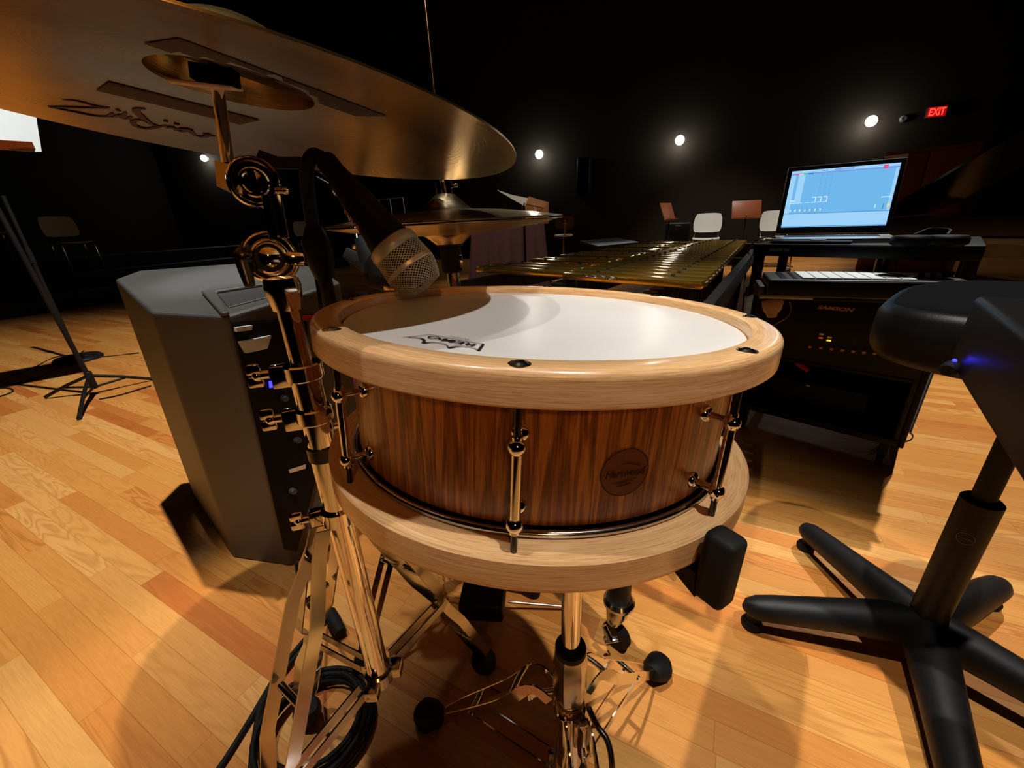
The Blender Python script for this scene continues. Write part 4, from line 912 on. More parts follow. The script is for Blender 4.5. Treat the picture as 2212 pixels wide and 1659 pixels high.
# seat: rounded saddle cushion
sc0=V((.825,.600,0)); ZS=.742
out=[]
for k in range(64):
    a=2*PI*k/64; ca,sa=math.cos(a),math.sin(a); r=.205*(abs(ca)**3.2+abs(sa)**3.2)**(-1/3.2); out.append((r*ca*1.05,r*sa*.95))
rot=Matrix.Translation(V((sc0.x+.02,sc0.y+.02,0)))@Matrix.Rotation(math.radians(40),4,'Z')
def cushion(name,prof,m,lab=None):
    a=MB(rot); vs=[];fs=[];n=64
    for s,z in prof:
        for x,y in out: vs.append((x*s,y*s,z+.012*(abs(x*s)/.2)**2*(1 if z>.7 else 0)))
    for i in range(len(prof)-1):
        for k in range(n): fs.append((i*n+k,i*n+(k+1)%n,(i+1)*n+(k+1)%n,(i+1)*n+k))
    fs.append(tuple(range(n-1,-1,-1))); fs.append(tuple((len(prof)-1)*n+k for k in range(n)))
    a.add(vs,fs); return obj(name,a,m,th,lab,ang=60)
cushion('seat_side',[(.9,.655),(.97,.660),(1,.672),(1.005,.70),(.995,.722),(.965,.733),(.93,.736)],'vinyl','black vinyl seat side')
cushion('seat_top',[(.925,.732),(.90,.739),(.7,.743),(.4,.745),(.05,.746)],'fabric','black fabric seat top')
a=MB(); a.box((qx,qy,.648),(.16,.12,.015),bev=.003); obj('seat_plate',a,'blackmetal',th)
# ------------------------------------------------------------------ black equipment case at the right edge
cA,cB_,cC,cD=PD(2105,637,.50),PD(2055,787,.50),PD(2212,725,.28),PD(2212,1072,.28)
xd=-V((.623,.782,0)).normalized(); cB_=V((cA.x,cA.y,PP(2055,787,cA,V((.76,.65,0))).z)); nd=V((xd.y,-xd.x,0)); nd=nd if nd.dot(V((1,-.2,0)))>0 else -nd
zt_c=cA.z; zb_c=cB_.z
cs=thing('equipment_case','black box with a small glowing blue light at the right edge of the photo','equipment case',V((cA.x,cA.y,zb_c)))
Lc=.37; tdir=(cA-cB_).normalized()
P4=[cB_,cB_+xd*Lc,cA+xd*Lc,cA]; P4[1].z=zb_c;P4[0].z=zb_c;P4[2].z=zt_c;P4[3].z=zt_c
back=[p+nd*.12 for p in P4]
bm=bmesh.new(); vv_=[bm.verts.new(p) for p in P4+back]
for f in ((0,1,2,3),(7,6,5,4),(0,4,5,1),(1,5,6,2),(2,6,7,3),(3,7,4,0)): bm.faces.new([vv_[i] for i in f])
bmesh.ops.bevel(bm,geom=bm.edges[:],offset=.008,segments=4,affect='EDGES',profile=.5); bm.verts.index_update()
a=MB(); a.add([v.co.copy() for v in bm.verts],[[v.index for v in f.verts] for f in bm.faces]); bm.free(); obj('body',a,'vinyl',cs,ang=50)
p=PD(2062,779,.492); a=MB(); a.sph(p,.0024,n=12); obj('lamp',a,'bluelens',cs,'tiny glowing blue light')
L=bpy.data.lights.new('blue_lamp_light','POINT'); L.energy=.0035; L.color=(.05,.04,1); L.shadow_soft_size=.003; o=bpy.data.objects.new('blue_lamp_light',L); o.location=PD(2064,772,.484); C.objects.link(o)
a=MB(); a.cyl(PD(2058,792,.497),PD(2046,800,.492),.0085,20,bev=.002); obj('knob',a,'rubber',cs)
pp=V((.63,.19,0)); a=MB(); a.cyl(pp,pp+V((0,0,zb_c+.03)),.018,20); a.lathe([(0,0),(.13,0),(.13,.008),(.03,.03),(0,.03)],32,Matrix.Translation(pp)); q_=(P4[1].lerp(back[1],.7)+P4[2].lerp(back[2],.7))*.5-xd*.05; a.tube([q_,V((pp.x,pp.y,zb_c+.02))],.012,12); obj('stand_post',a,'blackmetal',cs)
# ------------------------------------------------------------------ floor speaker at the left
f0=PZ(325,675,.735); dbk=V((-.12,1,0)).normalized(); gtilt=.13
pn=V((-gtilt*dbk.x,-gtilt*dbk.y,1)).normalized()
TP=[PP(x,y,f0,pn) for x,y in((325,675),(487,684),(735,609),(692,577),(575,564),(300,584),(248,603))]
b0=PZ(505,1205,0); BPs=[]
cT=sum((V((p.x,p.y,0)) for p in TP),V((0,0,0)))/len(TP)
sB=.97
for p in TP: q=V((b0.x,b0.y,0))+(V((p.x,p.y,0))-V((f0.x,f0.y,0)))*sB; BPs.append(q)
sk=thing('floor_speaker','black many sided loudspeaker standing on the floor left of the chrome stand','speaker',V((cT.x,cT.y,0)))
n=len(TP)
a=MB(); a.add(BPs+TP,[tuple(range(n-1,-1,-1))]+[(k,(k+1)%n,n+(k+1)%n,n+k) for k in range(n)]+[tuple(n+k for k in range(n))]); 
body=obj('cabinet',a,'spk',sk,flat=True)
bv=body.modifiers.new('b','BEVEL'); bv.width=.008; bv.segments=3; bv.limit_method='ANGLE'
# raised frame of the handle pocket on the top
def tq(pts,h0,h1,name,m,lab=None,bev=0):
    P=[PP(x,y,f0+pn*h0,pn) for x,y in pts]; k=len(P); mb=MB(); mb.add(P+[p+pn*(h1-h0) for p in P],[tuple(range(k-1,-1,-1)),tuple(range(k,2*k))]+[(i,(i+1)%k,k+(i+1)%k,k+i) for i in range(k)])
    o=obj(name,mb,m,sk,lab,flat=True); b=o.modifiers.new('b','BEVEL'); b.width=.004; b.segments=2; b.limit_method='ANGLE'; return o
tq([(437,636),(457,627),(589,611),(590,618),(470,637),(497,682),(480,685)],.0,.010,'pocket_rim','spk','raised rim of the handle pocket')
tq([(470,638),(590,620),(600,640),(494,668)],-.002,.003,'handle_pocket','grey','recessed handle pocket')
# rear panel: black, with ledges, a blue display and labels
e1=TP[1]; e2=TP[2]; pn2=((e2-e1).cross(V((0,0,1)))).normalized()
if pn2.dot(CAM-e1)<0: pn2=-pn2
def rp(px,py,off=.004):
    o=(V((BPs[1].x,BPs[1].y,0))+V((e1.x,e1.y,0)))*.5; o.z=.4; return PP(px,py,e1+pn2*off,pn2)
def rpq(name,pts,h,m,lab=None,off=.003):
    P=[rp(x,y,off) for x,y in pts]; k=len(P); mb=MB(); mb.add(P+[p+pn2*h for p in P],[tuple(range(k-1,-1,-1)),tuple(range(k,2*k))]+[(i,(i+1)%k,k+(i+1)%k,k+i) for i in range(k)])
    o=obj(name,mb,m,sk,lab,flat=True); return o
rpq('rear_panel',[(500,700),(660,690),(690,1000),(640,1190),(612,1185)],.004,'black','black rear panel')
rpq('rear_ledge',[(505,707),(540,702),(538,712),(506,716)],.012,'bluepaper','rear panel ledge, its lit look put into a pale colour',.008)  # pale colour stands in for light caught by the black ledges
rpq('rear_ledge',[(513,738),(580,724),(572,752),(527,762)],.012,'bluepaper','rear panel ledge, its lit look put into a pale colour',.008)
rpq('display',[(580,824),(602,820),(604,833),(582,838)],.002,'bluelens','small glowing blue display',.009)
rpq('label_plate',[(623,1015),(660,1003),(660,1012),(626,1022)],.001,'cream','pale label strip',.009)
rpq('red_label',[(640,682),(690,680),(690,690),(642,694)],.001,'red','red label strip',.009)
for i,(x,y) in enumerate(((612,860),(618,905),(640,950),(630,1060))):
    p=rp(x,y,.008); a=MB(frame(p,pn2)); a.lathe([(0,0),(.009,0),(.009,.01),(.007,.014),(0,.014)],18); obj('socket',a,'grey',sk)
for i,(w_,x,y) in enumerate((('POWERED SPEAKER',622,930),('ZLX',640,948))):
    p=rp(x,y,.009); M=Matrix(((-(V((0,0,1)).cross(pn2))*-1),V((0,0,1)),pn2)).transposed().to_4x4(); M.translation=p
    pass
# ------------------------------------------------------------------ stands, cables at the left
def music_stand(p,hz,yaw,tilt,label,deskm='blackmetal',paper=None,feet=None,group=None,pole_top=None,w=.5,h=.33):
    t=thing('music_stand',label,'music stand',V((p.x,p.y,0)),group)
    top=V((p.x,p.y,hz)) if pole_top is None else pole_top
    a=MB(); a.cyl(V((p.x,p.y,.06)),top,.0125,18); obj('pole',a,'blackmetal',t)
    fs=feet or [V((p.x+.3*math.cos(q),p.y+.3*math.sin(q),0)) for q in (yaw+.5,yaw+2.6,yaw+4.7)]
    for f in fs:
        lb=MB(); hub=V((p.x,p.y,.12)); d=(V((f.x,f.y,0))-V((p.x,p.y,0))).normalized(); lb.tube([hub+d*.012,hub.lerp(V((f.x,f.y,.012)),.5)+V((0,0,.008)),V((f.x,f.y,.011))],.0095,12); lb.tube([V((p.x,p.y,.05))+d*.012,hub.lerp(V((f.x,f.y,.012)),.55)],.007,10); obj('leg',lb,'blackmetal',t)
    a=MB(); a.cyl(V((p.x,p.y,.04)),V((p.x,p.y,.15)),.019,18,bev=.003); obj('hub',a,'blackmetal',t)
    fx=V((math.cos(yaw),math.sin(yaw),0)); fy=V((-fx.y,fx.x,0)); up=V((0,0,1))*math.cos(tilt)+fy*math.sin(tilt)
    Md=Matrix((fx,up,fx.cross(up))).transposed().to_4x4(); Md.translation=top
    a=MB(Md); a.box((0,h*.35,0),(w,h,.006),bev=.002); a.box((0,h*.35-h/2,.03),(w,.004,.06),bev=.0015); a.box((0,.02,-.02),(.09,.12,.03),bev=.006); d_=obj('desk',a,deskm,t)
    return t,Md
def sheet(Md,off,w,h,label,m='paper',curl=0,rot=0):
    a=MB(Md@Matrix.Translation(V(off))@Matrix.Rotation(rot,4,'Z')); vs=[];fs=[];n=8
    for i in range(n+1):
        for z in (0,.0008):
            for j in (0,1): u=i/n; vs.append(((u-.5)*w,(j-.5)*h,z+curl*(2*u-1)**2))
    for i in range(n):
        b=i*4; c=b+4; fs+=[(b,b+1,c+1,c),(b+2,c+2,c+3,b+3),(b,c,c+2,b+2),(b+1,b+3,c+3,c+1)]
    fs+=[(0,2,3,1),(n*4,n*4+1,n*4+3,n*4+2)]
    a.add(vs,fs); return tag(obj('sheet_music',a,m),label,'sheet music')
mp=PZ(206,842,.03); mtop=zline((mp.x,mp.y),330)
ptop=PD(-85,304,(V((mp.x,mp.y,1.38))-CAM).dot(_fw))
mst,Mdk=music_stand(mp,1.38,math.radians(42),math.radians(38),'tall black music stand at the far left with reddish desk under the cymbal edge','cabinet',feet=[PZ(172,908,0),PZ(100,861,0),PZ(330,822,0)],pole_top=V((ptop.x,ptop.y,1.38)))
sheet(Mdk,(-.12,.13,.0045),.25,.33,'white sheet music on the far left music stand, brightest one','paper',.012)
sheet(Mdk,(.17,.11,.0045),.24,.33,'grey sheet hanging off the right of the far left music stand','bluepaper',.012,-.12)
mb_=PZ(168,772,.02)
rs_=thing('round_base_stand','black microphone stand with a heavy round base, behind the left music stand','microphone stand',V((mb_.x,mb_.y,0)))
a=MB(); a.lathe([(0,0),(.148,0),(.152,.006),(.150,.016),(.135,.03),(.05,.042),(.02,.05),(0,.05)],48,Matrix.Translation(V((mb_.x,mb_.y,0)))); obj('base',a,'blackmetal',rs_,'heavy round base')
a=MB(); a.cyl(V((mb_.x,mb_.y,.045)),V((mb_.x,mb_.y,1.2)),.0125,16); a.cyl(V((mb_.x,mb_.y,.75)),V((mb_.x,mb_.y,.85)),.017,16,bev=.002); obj('pole',a,'blackmetal',rs_)
tag(obj('floor_cable',MB().tube(arc_pts([PZ(-60,840,.005),PZ(0,820,.005),PZ(70,795,.005),PZ(118,772,.005),PZ(160,768,.055),PZ(230,770,.005),PZ(300,762,.005)],8),.004,8),'rubber'),'dark cable on the floor running to the round stand base','cable')
tag(obj('looped_floor_cable',MB().tube(arc_pts([PZ(326,833,.005),PZ(260,853,.005),PZ(215,862,.005)],6),.004,8),'rubber'),'short dark cable on the floor between the music stand feet and the speaker','cable')
tag(obj('looped_floor_cable',MB().tube(arc_pts([PZ(180,758,.05),PZ(150,783,.03),PZ(110,803,.005),PZ(60,822,.005),PZ(0,838,.005),PZ(-30,852,.005),PZ(-10,858,.005),PZ(18,850,.005),PZ(28,843,.005),PZ(15,838,.005),PZ(-25,840,.005)],8),.004,8),'rubber'),'dark cable making a small loop on the floor at the left edge','cable')
# coiled cable by the chrome stand foot
cl=[]; 
for i in range(150):
    t_=i/149; a=2*PI*5.2*t_; w=.5+.5*math.sin(a*.37); cx_,cy_=PZ(688,1580,0).x,PZ(688,1580,0).y
    r=.086+.024*w; cl.append(V((cx_+r*math.cos(a)*1.02+.006*math.sin(3*a*.31),cy_+r*math.sin(a)*.92,.006+.0085*(5*t_)*.9)))
tl_=arc_pts([cl[0],PZ(575,1560,.008),PZ(590,1480,.006),PZ(640,1410,.006)],8); 
cable=MB(); cable.tube(cl,.0048,10); tag(obj('coiled_cable',cable,'rubber'),'thick black cable coiled on the floor at the foot of the chrome cymbal stand','cable')
c2=MB(); c2.tube(arc_pts([PZ(440,1700,.007),PZ(480,1650,.007),PZ(540,1555,.007),PZ(600,1455,.007),PZ(655,1385,.007),PZ(700,1340,.012)],8),.0052,10); tag(obj('straight_cable',c2,'rubber'),'black cable running straight from the coil to the lower left','cable')
c3=MB(); c3.tube(arc_pts([PZ(548,1600,.014),PZ(565,1520,.012),PZ(608,1455,.012),PZ(655,1400,.012),PZ(690,1365,.02)],8),.0048,10); tag(obj('second_cable',c3,'rubber'),'second black cable curving beside the straight one','cable')
pl_=thing('cable_plug','black plug with a silver tip lying behind the chrome stand','plug',PZ(710,1350,0))
a=MB(); a.tube([PZ(737,1368,.02),PZ(722,1342,.02),PZ(712,1322,.024)],[.013,.016,.014],16); obj('body',a,'rubber',pl_)
a=MB(); a.tube([PZ(712,1322,.024),PZ(705,1308,.024)],[.011,.008],16); obj('tip',a,'alu',pl_,'silver tip')
tag(obj('rising_cable',MB().tube(arc_pts([PD(640,1215,.72),PD(648,1260,.75),PD(668,1310,.82),PZ(705,1345,.015)],6),.0035,8),'rubber'),'thin dark cable curving behind the strut of the chrome cymbal stand','cable')
# ------------------------------------------------------------------ risers, chairs and the rest of the hall
ra=V((-6.6,4.6,0)); rb_=V((-3.9,10.2,0)); rdv=(rb_-ra).normalized(); rnv=V((-rdv.y,rdv.x,0)); rnv=rnv if rnv.x<0 else -rnv
RM=Matrix((rdv,rnv,V((0,0,1)))).transposed().to_4x4(); RM.translation=ra
for k in range(3):
    a=MB(RM); a.box((2.2,.9*k+.45,.1+.1*k),(8.4,.9,.2+.2*k),bev=.01)
    o=obj('choir_riser',a,'riser'); tag(o,['lowest black riser step at the left, nearest the floor','middle black riser step at the left','highest black riser step at the left, farthest back'][k],'riser','black risers at the left')
def chair(M,label,m,group,cat='chair'):
    t=thing('stacking_chair',label,cat,M,group); A=lambda:MB(M)
    # seat: shallow shell
    def shell(f,nu=10,nv=6,th=.012):
        mb=A(); vs=[];fs=[]
        for s in(0,1):
            for i in range(nu+1):
                for j in range(nv+1): vs.append(V(f(i/nu*2-1,j/nv*2-1))+V((0,th*s if f is bk else 0,th*s if f is not bk else 0)))
        K=(nu+1)*(nv+1)
        for s in(0,1):
            for i in range(nu):
                for j in range(nv):
                    q=[s*K+i*(nv+1)+j,s*K+i*(nv+1)+j+1,s*K+(i+1)*(nv+1)+j+1,s*K+(i+1)*(nv+1)+j]; fs.append(q if s else q[::-1])
        bd=[(i,0) for i in range(nu)]+[(nu,j) for j in range(nv)]+[(i,nv) for i in range(nu,0,-1)]+[(0,j) for j in range(nv,0,-1)]
        for (i,j),(k,l) in zip(bd,bd[1:]+bd[:1]): a_,b_=i*(nv+1)+j,k*(nv+1)+l; fs.append((a_,b_,K+b_,K+a_))
        mb.add(vs,fs); return mb
    def sq(u,v): 
        k=(1-.10*abs(v)**4) ; return u*k,v*(1-.10*abs(u)**4)
    def st(u,v): a,b=sq(u,v); return (a*.215,b*.20,.44+.012*a*a)
    def bk(u,v): a,b=sq(u,v); w=.205+.02*(1 if b<0 else 1-b*.9)*.9; return (a*w,.215+.05*(b+1)/2-.03*a*a,.70+b*.155)
    obj('seat',shell(st),m,t); obj('backrest',shell(bk),m,t)
    for s_ in(-1,1):
        a=A(); a.tube(arc_pts([(s_*.21,-.2,0),(s_*.2,-.17,.40),(s_*.2,-.12,.43),(s_*.2,.16,.43)],4),.010,10); obj('leg',a,'chrome',t)
        a=A(); a.tube(arc_pts([(s_*.21,.24,0),(s_*.2,.15,.40),(s_*.19,.19,.50),(s_*.185,.235,.62)],4),.010,10); obj('leg',a,'chrome',t)
    return t
def face(p,z,az): return Matrix.Translation(V((p.x,p.y,z)))@Matrix.Rotation(az,4,'Z')
def toward(p): return math.atan2(p.y,p.x)-PI/2   # front (-y of the chair) towards the camera
c1=chair(face(PZ(1524,520,.42),0,toward(PZ(1524,520,.42))),'white plastic chair left of the laptop, fully in view behind the vibraphone','white_shell','white chairs at the back')
p=PZ(1676,518,.42); copy_thing(c1,face(p,0,toward(p)+.25),'white plastic chair half hidden behind the laptop','white chairs at the back')
def rz_at(px,py,tier): 
    z=.2*(tier+1); return PZ(px,py,z)
LCH=[]
p=PD(150,520,5.4); q=RM.inverted()@p; print('chair riser local',q)
def riser_chair(px,d,label,first=None,rot=.35):
    p=PD(px,510,d); q=RM.inverted()@V((p.x,p.y,0)); k=max(0,min(2,int(q.y//.9))) if q.y>0 else -1
    z=.2*(k+1)+(.0 if k>=0 else 0); print('riser chair',q,k,z)
    M=face(p,z,toward(p)+rot)
    if first is None: return chair(M,label,'beige_shell','chairs on the risers')
    return copy_thing(first,M,label,'chairs on the risers')
b1=riser_chair(150,6.6,'dim beige chair with chrome frame on the risers, left of the speaker')
riser_chair(-20,6.6,'dark chair on the risers at the left edge, under the music stand',b1)
riser_chair(665,9.0,'dim chair on the risers seen behind the upper chrome tilter',b1,.2)
# handrail at the end of the risers
hr=thing('handrail','thin metal handrail on the risers beyond the hi-hat','handrail',PZ(862,560,0)); dH=9.3
a=MB(); a.tube([PD(800,432,dH),PD(872,426,dH)],.016,10); obj('top_bar',a,'alu',hr)
for x0,y0 in((818,432),(842,430),(870,427)):
    t0=PD(x0,y0,dH); a=MB(); a.cyl(V((t0.x,t0.y,0)),t0,.013,10); obj('post',a,'alu',hr)
# table with mauve cloth and a card box
tp=PD(1100,487,5.6); ta_=math.atan2(tp.y,tp.x)-PI/2; MTb=Matrix.Translation(V((tp.x-.02,tp.y+.35,0)))@Matrix.Rotation(ta_,4,'Z')
tb=thing('covered_table','table under a long mauve cloth, beyond the hi-hat','table',MTb); hz_=tp.z
cl_=MB(MTb); vs=[];fs=[]; K=120; TX,TY=.50,.38
def rim(t):
    per=[(-TX,-TY),(TX,-TY),(TX,TY),(-TX,TY)]; t=t%4; i=int(t); f=t-i; a,b=per[i],per[(i+1)%4]; return a[0]+(b[0]-a[0])*f,a[1]+(b[1]-a[1])*f
rows=[(0,.0),(.02,.004),(.3,.03),(.6,.055),(hz_-.01,.075)]
for dz,fl_ in rows:
    for k in range(K):
        x,y=rim(4*k/K); r=math.hypot(x,y); w=fl_*(1+.55*math.sin(k*1.35)+.3*math.sin(k*.52)); vs.append((x+x/r*w,y+y/r*w,hz_-dz))
for i in range(len(rows)-1):
    for k in range(K): fs.append((i*K+k,i*K+(k+1)%K,(i+1)*K+(k+1)%K,(i+1)*K+k))
fs.append(tuple(range(K))); cl_.add(vs,fs); obj('tablecloth',cl_,'mauve',tb,ang=70)
for sx_ in(-1,1):
    for sy_ in(-1,1): a=MB(MTb); a.cyl((sx_*.45,sy_*.33,0),(sx_*.45,sy_*.33,hz_-.005),.02,10); obj('leg',a,'alu',tb)
bx_=MTb@V((.40,0,hz_)); a=MB(MTb); a.box((.40,-.05,hz_+.14),(.36,.30,.28),bev=.004); cb=thing('card_box','plain brown box standing on the mauve covered table','box',Matrix.Translation(bx_)); obj('body',a,'tan',cb)
a=MB(MTb); a.box((.40,-.2005,hz_+.14),(.05,.002,.28)); obj('packing_tape',a,'cream',cb)
dS=4.6; p=PD(1133,500,dS); tS=PD(1137,445,dS)
ms2=thing('music_stand','music stand with a small tan back, left of the stool beyond the hi-hat','music stand',V((p.x,p.y,0)))
a=MB(); a.cyl(V((p.x,p.y,.05)),V((p.x,p.y,tS.z)),.014,14); obj('pole',a,'blackmetal',ms2)
for q in (.4,2.5,4.6): a=MB(); a.tube([V((p.x,p.y,.14)),V((p.x+.3*math.cos(q),p.y+.3*math.sin(q),.012))],.010,10); obj('leg',a,'blackmetal',ms2)
def slab(px,d,th,name,m,parent=None):
    P=[PD(x,y,d+k) for x,y,k in px]; n=len(P); nn=(P[1]-P[0]).cross(P[2]-P[0]).normalized(); nn=nn if nn.dot(_fw)>0 else -nn
    a=MB(); a.add(P+[q+nn*th for q in P],[tuple(range(n-1,-1,-1)),tuple(range(n,2*n))]+[(i,(i+1)%n,n+(i+1)%n,n+i) for i in range(n)]); return obj(name,a,m,parent,flat=True)
slab([(1142,424,0),(1181,436,.02),(1176,449,0),(1136,440,-.02)],dS,.02,'desk','tan',ms2)
a=MB(); a.cyl(PD(1133,438,dS),PD(1128,462,dS+.02),.006,10); obj('desk_knuckle',a,'chromed',ms2)
tag(slab([(1073,410,.25),(1106,421,.12),(1141,428,0),(1134,445,0),(1108,431,.10)],dS,.002,'sheet_music','paper'),'bright white page fanning out of the music stand by the mauve table','sheet music')
# stool with a backrest
p=PZ(1217,509,.55); Ms=Matrix.Translation(V((p.x,p.y,0)))@Matrix.Rotation(toward(p)+PI+.15,4,'Z')
so=thing('backed_stool','round stool with a small wooden backrest on a bright bracket, beyond the hi-hat tip','stool',Ms)
a=MB(Ms); a.lathe([(0,.535),(.17,.535),(.19,.545),(.19,.56),(.17,.575),(0,.58)],36); obj('seat',a,'white_shell',so)
a=MB(Ms); a.box((0,0,0),(.36,.018,.24),Matrix.Translation((0,.20,.80)),bev=.008); 
vs=[]; 
a=MB(Ms); out2=[]
for k in range(40):
    q=2*PI*k/40; c_,s_=math.cos(q),math.sin(q); r=(abs(c_)**4+abs(s_)**4)**(-.25); out2.append((r*c_*.18,r*s_*.12))
a.add([(x,.20-.1*x*x*4,.80+z) for x,z in out2]+[(x,.214-.1*x*x*4,.80+z) for x,z in out2],[tuple(range(40)),tuple(range(79,39,-1))]+[(k,(k+1)%40,40+(k+1)%40,40+k) for k in range(40)]); obj('backrest',a,'plywood',so)
a=MB(Ms); a.strap(arc_pts([(0,.05,.53),(0,.15,.535),(0,.22,.60),(0,.222,.72),(0,.222,.84)],6),.022,.006,V((1,0,0))); a.box((0,.222,.78),(.09,.006,.02),bev=.002); obj('bracket',a,'cream',so,'bright back bracket')
a=MB(Ms); a.cyl((0,0,.05),(0,0,.54),.022,16); obj('post',a,'chromed',so)
for i in range(4):
    q=PI/4+i*PI/2; a=MB(Ms); a.tube([(0,0,.12),(.24*math.cos(q),.24*math.sin(q),.015)],.013,10); obj('leg',a,'chromed',so)
# flat pale sheet on a low stand beyond the vibraphone
zq=.755; P=[PZ(x,y,zq) for x,y in((1253,520),(1333,513.5),(1379,522.5),(1292,531))]; c_=sum(P,V())/4
fs_=thing('flat_music_stand','low music stand with its desk laid flat, just beyond the vibraphone bars','music stand',V((c_.x,c_.y,0)))
a=MB(); a.add([p-V((0,0,.012)) for p in P]+[p-V((0,0,.002)) for p in P],[(3,2,1,0),(4,5,6,7),(0,1,5,4),(1,2,6,5),(2,3,7,6),(3,0,4,7)]); obj('desk',a,'blackmetal',fs_,flat=True)
a=MB(); a.cyl(V((c_.x,c_.y,.03)),V((c_.x,c_.y,zq-.01)),.012,16); obj('pole',a,'blackmetal',fs_)
a=MB(); a.lathe([(0,0),(.15,0),(.15,.008),(.02,.035),(0,.035)],32,Matrix.Translation(V((c_.x,c_.y,0)))); obj('base',a,'blackmetal',fs_)
Q=[c_+(p-c_)*1.0 for p in P]; a=MB(); a.add([p-V((0,0,.0015)) for p in Q]+[p for p in Q],[(3,2,1,0),(4,5,6,7),(0,1,5,4),(1,2,6,5),(2,3,7,6),(3,0,4,7)]); tag(obj('sheet_music',a,'bluepaper',flat=True),'pale grey sheet lying flat beyond the vibraphone bars','sheet music')
# dark music stands by the back wall
for px,py,d_,yw,lb in((1446,470,6.6,1.15,'narrow dark music stand seen edge on, left of the white chair'),(1612,466,6.4,.12,'wide dark music stand behind the two white chairs')):
    p=PD(px,py,d_); music_stand(V((p.x,p.y,0)),p.z,yw-.35,math.radians(22),lb,'cabinet',w=.42,h=.28)
p=PD(1463,508,7.2); a=MB(face(p,0,toward(p))); ls=thing('small_amplifier','small black amplifier on the floor left of the white chair','amplifier',face(p,0,toward(p)))
a.box((0,0,.36),(.40,.3,.72),bev=.02); obj('cabinet',a,'black',ls); a=MB(face(p,0,toward(p))); a.box((0,-.152,.68),(.09,.004,.025)); obj('badge_plate',a,'alu',ls); a=MB(face(p,0,toward(p))); a.box((0,-.152,.34),(.34,.006,.54),bev=.002); obj('grille',a,'felt',ls)
# cabinet and piano at the right back
def px_box(x0,x1,y0,y1,d,th,m,name,parent,lab=None,bev=.01,ground=False):
    p=PD((x0+x1)/2,(y0+y1)/2,d); w=(PD(x1,(y0+y1)/2,d)-PD(x0,(y0+y1)/2,d)).length*math.cos(math.atan2(p.x,p.y)); 
    return p,w
p=PD(1990,400,5.2); Mc=face(p,0,toward(p)-.25); ztop=PD(1990,322,5.2).z
cbn=thing('wooden_cabinet','tall reddish brown wooden cabinet behind the laptop, below the exit sign','cabinet',Mc)
a=MB(Mc); a.box((0,.25,ztop/2),(.92,.5,ztop),bev=.008); obj('body',a,'cabinet',cbn); 
for s_ in(-1,1): a=MB(Mc); a.box((s_*.225,-.008,ztop/2),(.43,.016,ztop-.1),bev=.004); obj('door',a,'cabinet',cbn)
a=MB(Mc); a.box((-.33,-.018,ztop-.09),(.24,.003,.09)); obj('label',a,'paper',cbn,'pale paper label at the top left')
p=PD(2150,470,3.9); Mp=face(p,0,toward(p)-.2)
pn_=thing('grand_piano','black lacquered grand piano with raised lid, at the right behind the rack','piano',Mp)
oc=[(-.75,-.55),(.75,-.55),(.75,.2),(.55,.55),(.3,.75),(.1,1.1),(-.2,1.25),(-.55,1.2),(-.75,.9)]
zp=p.z+.02
a=MB(Mp); a.prism(oc,zp-.34,zp,); obj('case',a,'piano',pn_,flat=True)
a=MB(Mp@Matrix.Translation((-.75,0,zp+.01))@Matrix.Rotation(math.radians(-38),4,'Y')@Matrix.Translation((.75,0,0))); a.prism(oc,0,.022); obj('lid',a,'piano',pn_,flat=True)
a=MB(Mp); a.cyl((.4,.1,zp),(.2,.1,zp+.62),.010,10); obj('lid_prop',a,'piano',pn_)
for x,y in((-.62,-.42),(.62,-.42),(-.25,1.0)): a=MB(Mp); a.cyl((x,y,.0),(x,y,zp-.335),.05,16,r2=.065); obj('leg',a,'piano',pn_)
a=MB(Mp); a.box((0,-.62,zp-.19),(1.3,.16,.05),bev=.006); obj('keyboard',a,'pad',pn_)
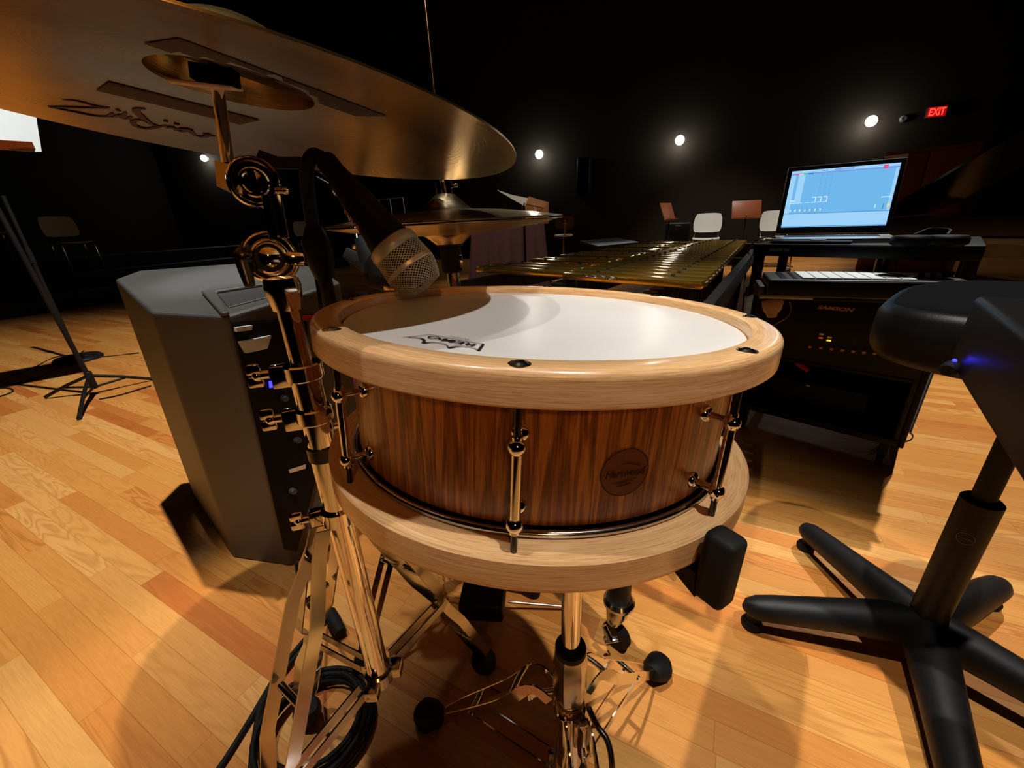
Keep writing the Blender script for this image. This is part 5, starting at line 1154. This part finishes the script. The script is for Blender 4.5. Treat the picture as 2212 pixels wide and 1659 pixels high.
# ------------------------------------------------------------------ light
def spot(name,loc,aim,watt,half,blend=.25,size=.04,col=(1,.93,.82)):
    L=bpy.data.lights.new(name,'SPOT'); L.energy=watt; L.spot_size=2*math.radians(half); L.spot_blend=blend; L.shadow_soft_size=size; L.color=col
    o=bpy.data.objects.new(name,L); o.location=loc; d=V(aim)-V(loc); o.rotation_euler=d.to_track_quat('-Z','Y').to_euler(); C.objects.link(o); return o
LW=(1,.95,.87)
spot('ceiling_spot_cymbal',(-1.17,.06,5.0),(-.05,.35,.5),235,15,.8,col=LW)
spot('ceiling_spot_left',(-.6,1.6,5.0),(-2.9,1.9,0),1050,34,.65,col=LW)
spot('speaker_top_fill',(-.75,1.25,5.0),(-.85,1.25,.76),700,3.0,.8,col=(.9,.96,1))  # added narrow lamp that brightens only the speaker top
spot('ceiling_spot_front',(1.0,-.55,5.0),(.15,.1,0),500,14.8,.3,col=LW)
spot('ceiling_spot_right',(2.6,2.2,5.0),(1.95,1.65,0),1000,20,.7,col=LW)
spot('stool_floor_fill',(-.2,1.0,5.0),(.68,.36,0),600,8.5,.6,col=LW)  # added lamp, reaches past the case to brighten the floor by the stool
spot('ceiling_spot_mid',(1.9,1.5,5.0),(.65,1.7,0),240,11.5,.7,col=LW)
spot('warm_fill_spot',(.7,-4.6,3.6),(-.15,.55,.85),160,7.5,.8,.15,col=(1,.47,.14))  # added warm fill behind the camera for the drum head under the cymbal
spot('ceiling_spot_chairs',(2.6,5.2,5.6),(4.0,7.9,0),900,20,.6,col=LW)
spot('ceiling_spot_table',(-.6,4.0,5.6),(.3,6.2,0),300,16,.6,col=(1,.9,.75))
w=bpy.data.worlds.new('world'); bpy.context.scene.world=w; w.use_nodes=True
w.node_tree.nodes['Background'].inputs['Color'].default_value=(.02,.018,.015,1); w.node_tree.nodes['Background'].inputs['Strength'].default_value=.2
sc=bpy.context.scene; sc.view_settings.view_transform='Standard'; sc.view_settings.look='None'; sc.view_settings.gamma=1; sc.view_settings.use_curve_mapping=False; sc.view_settings.exposure=0
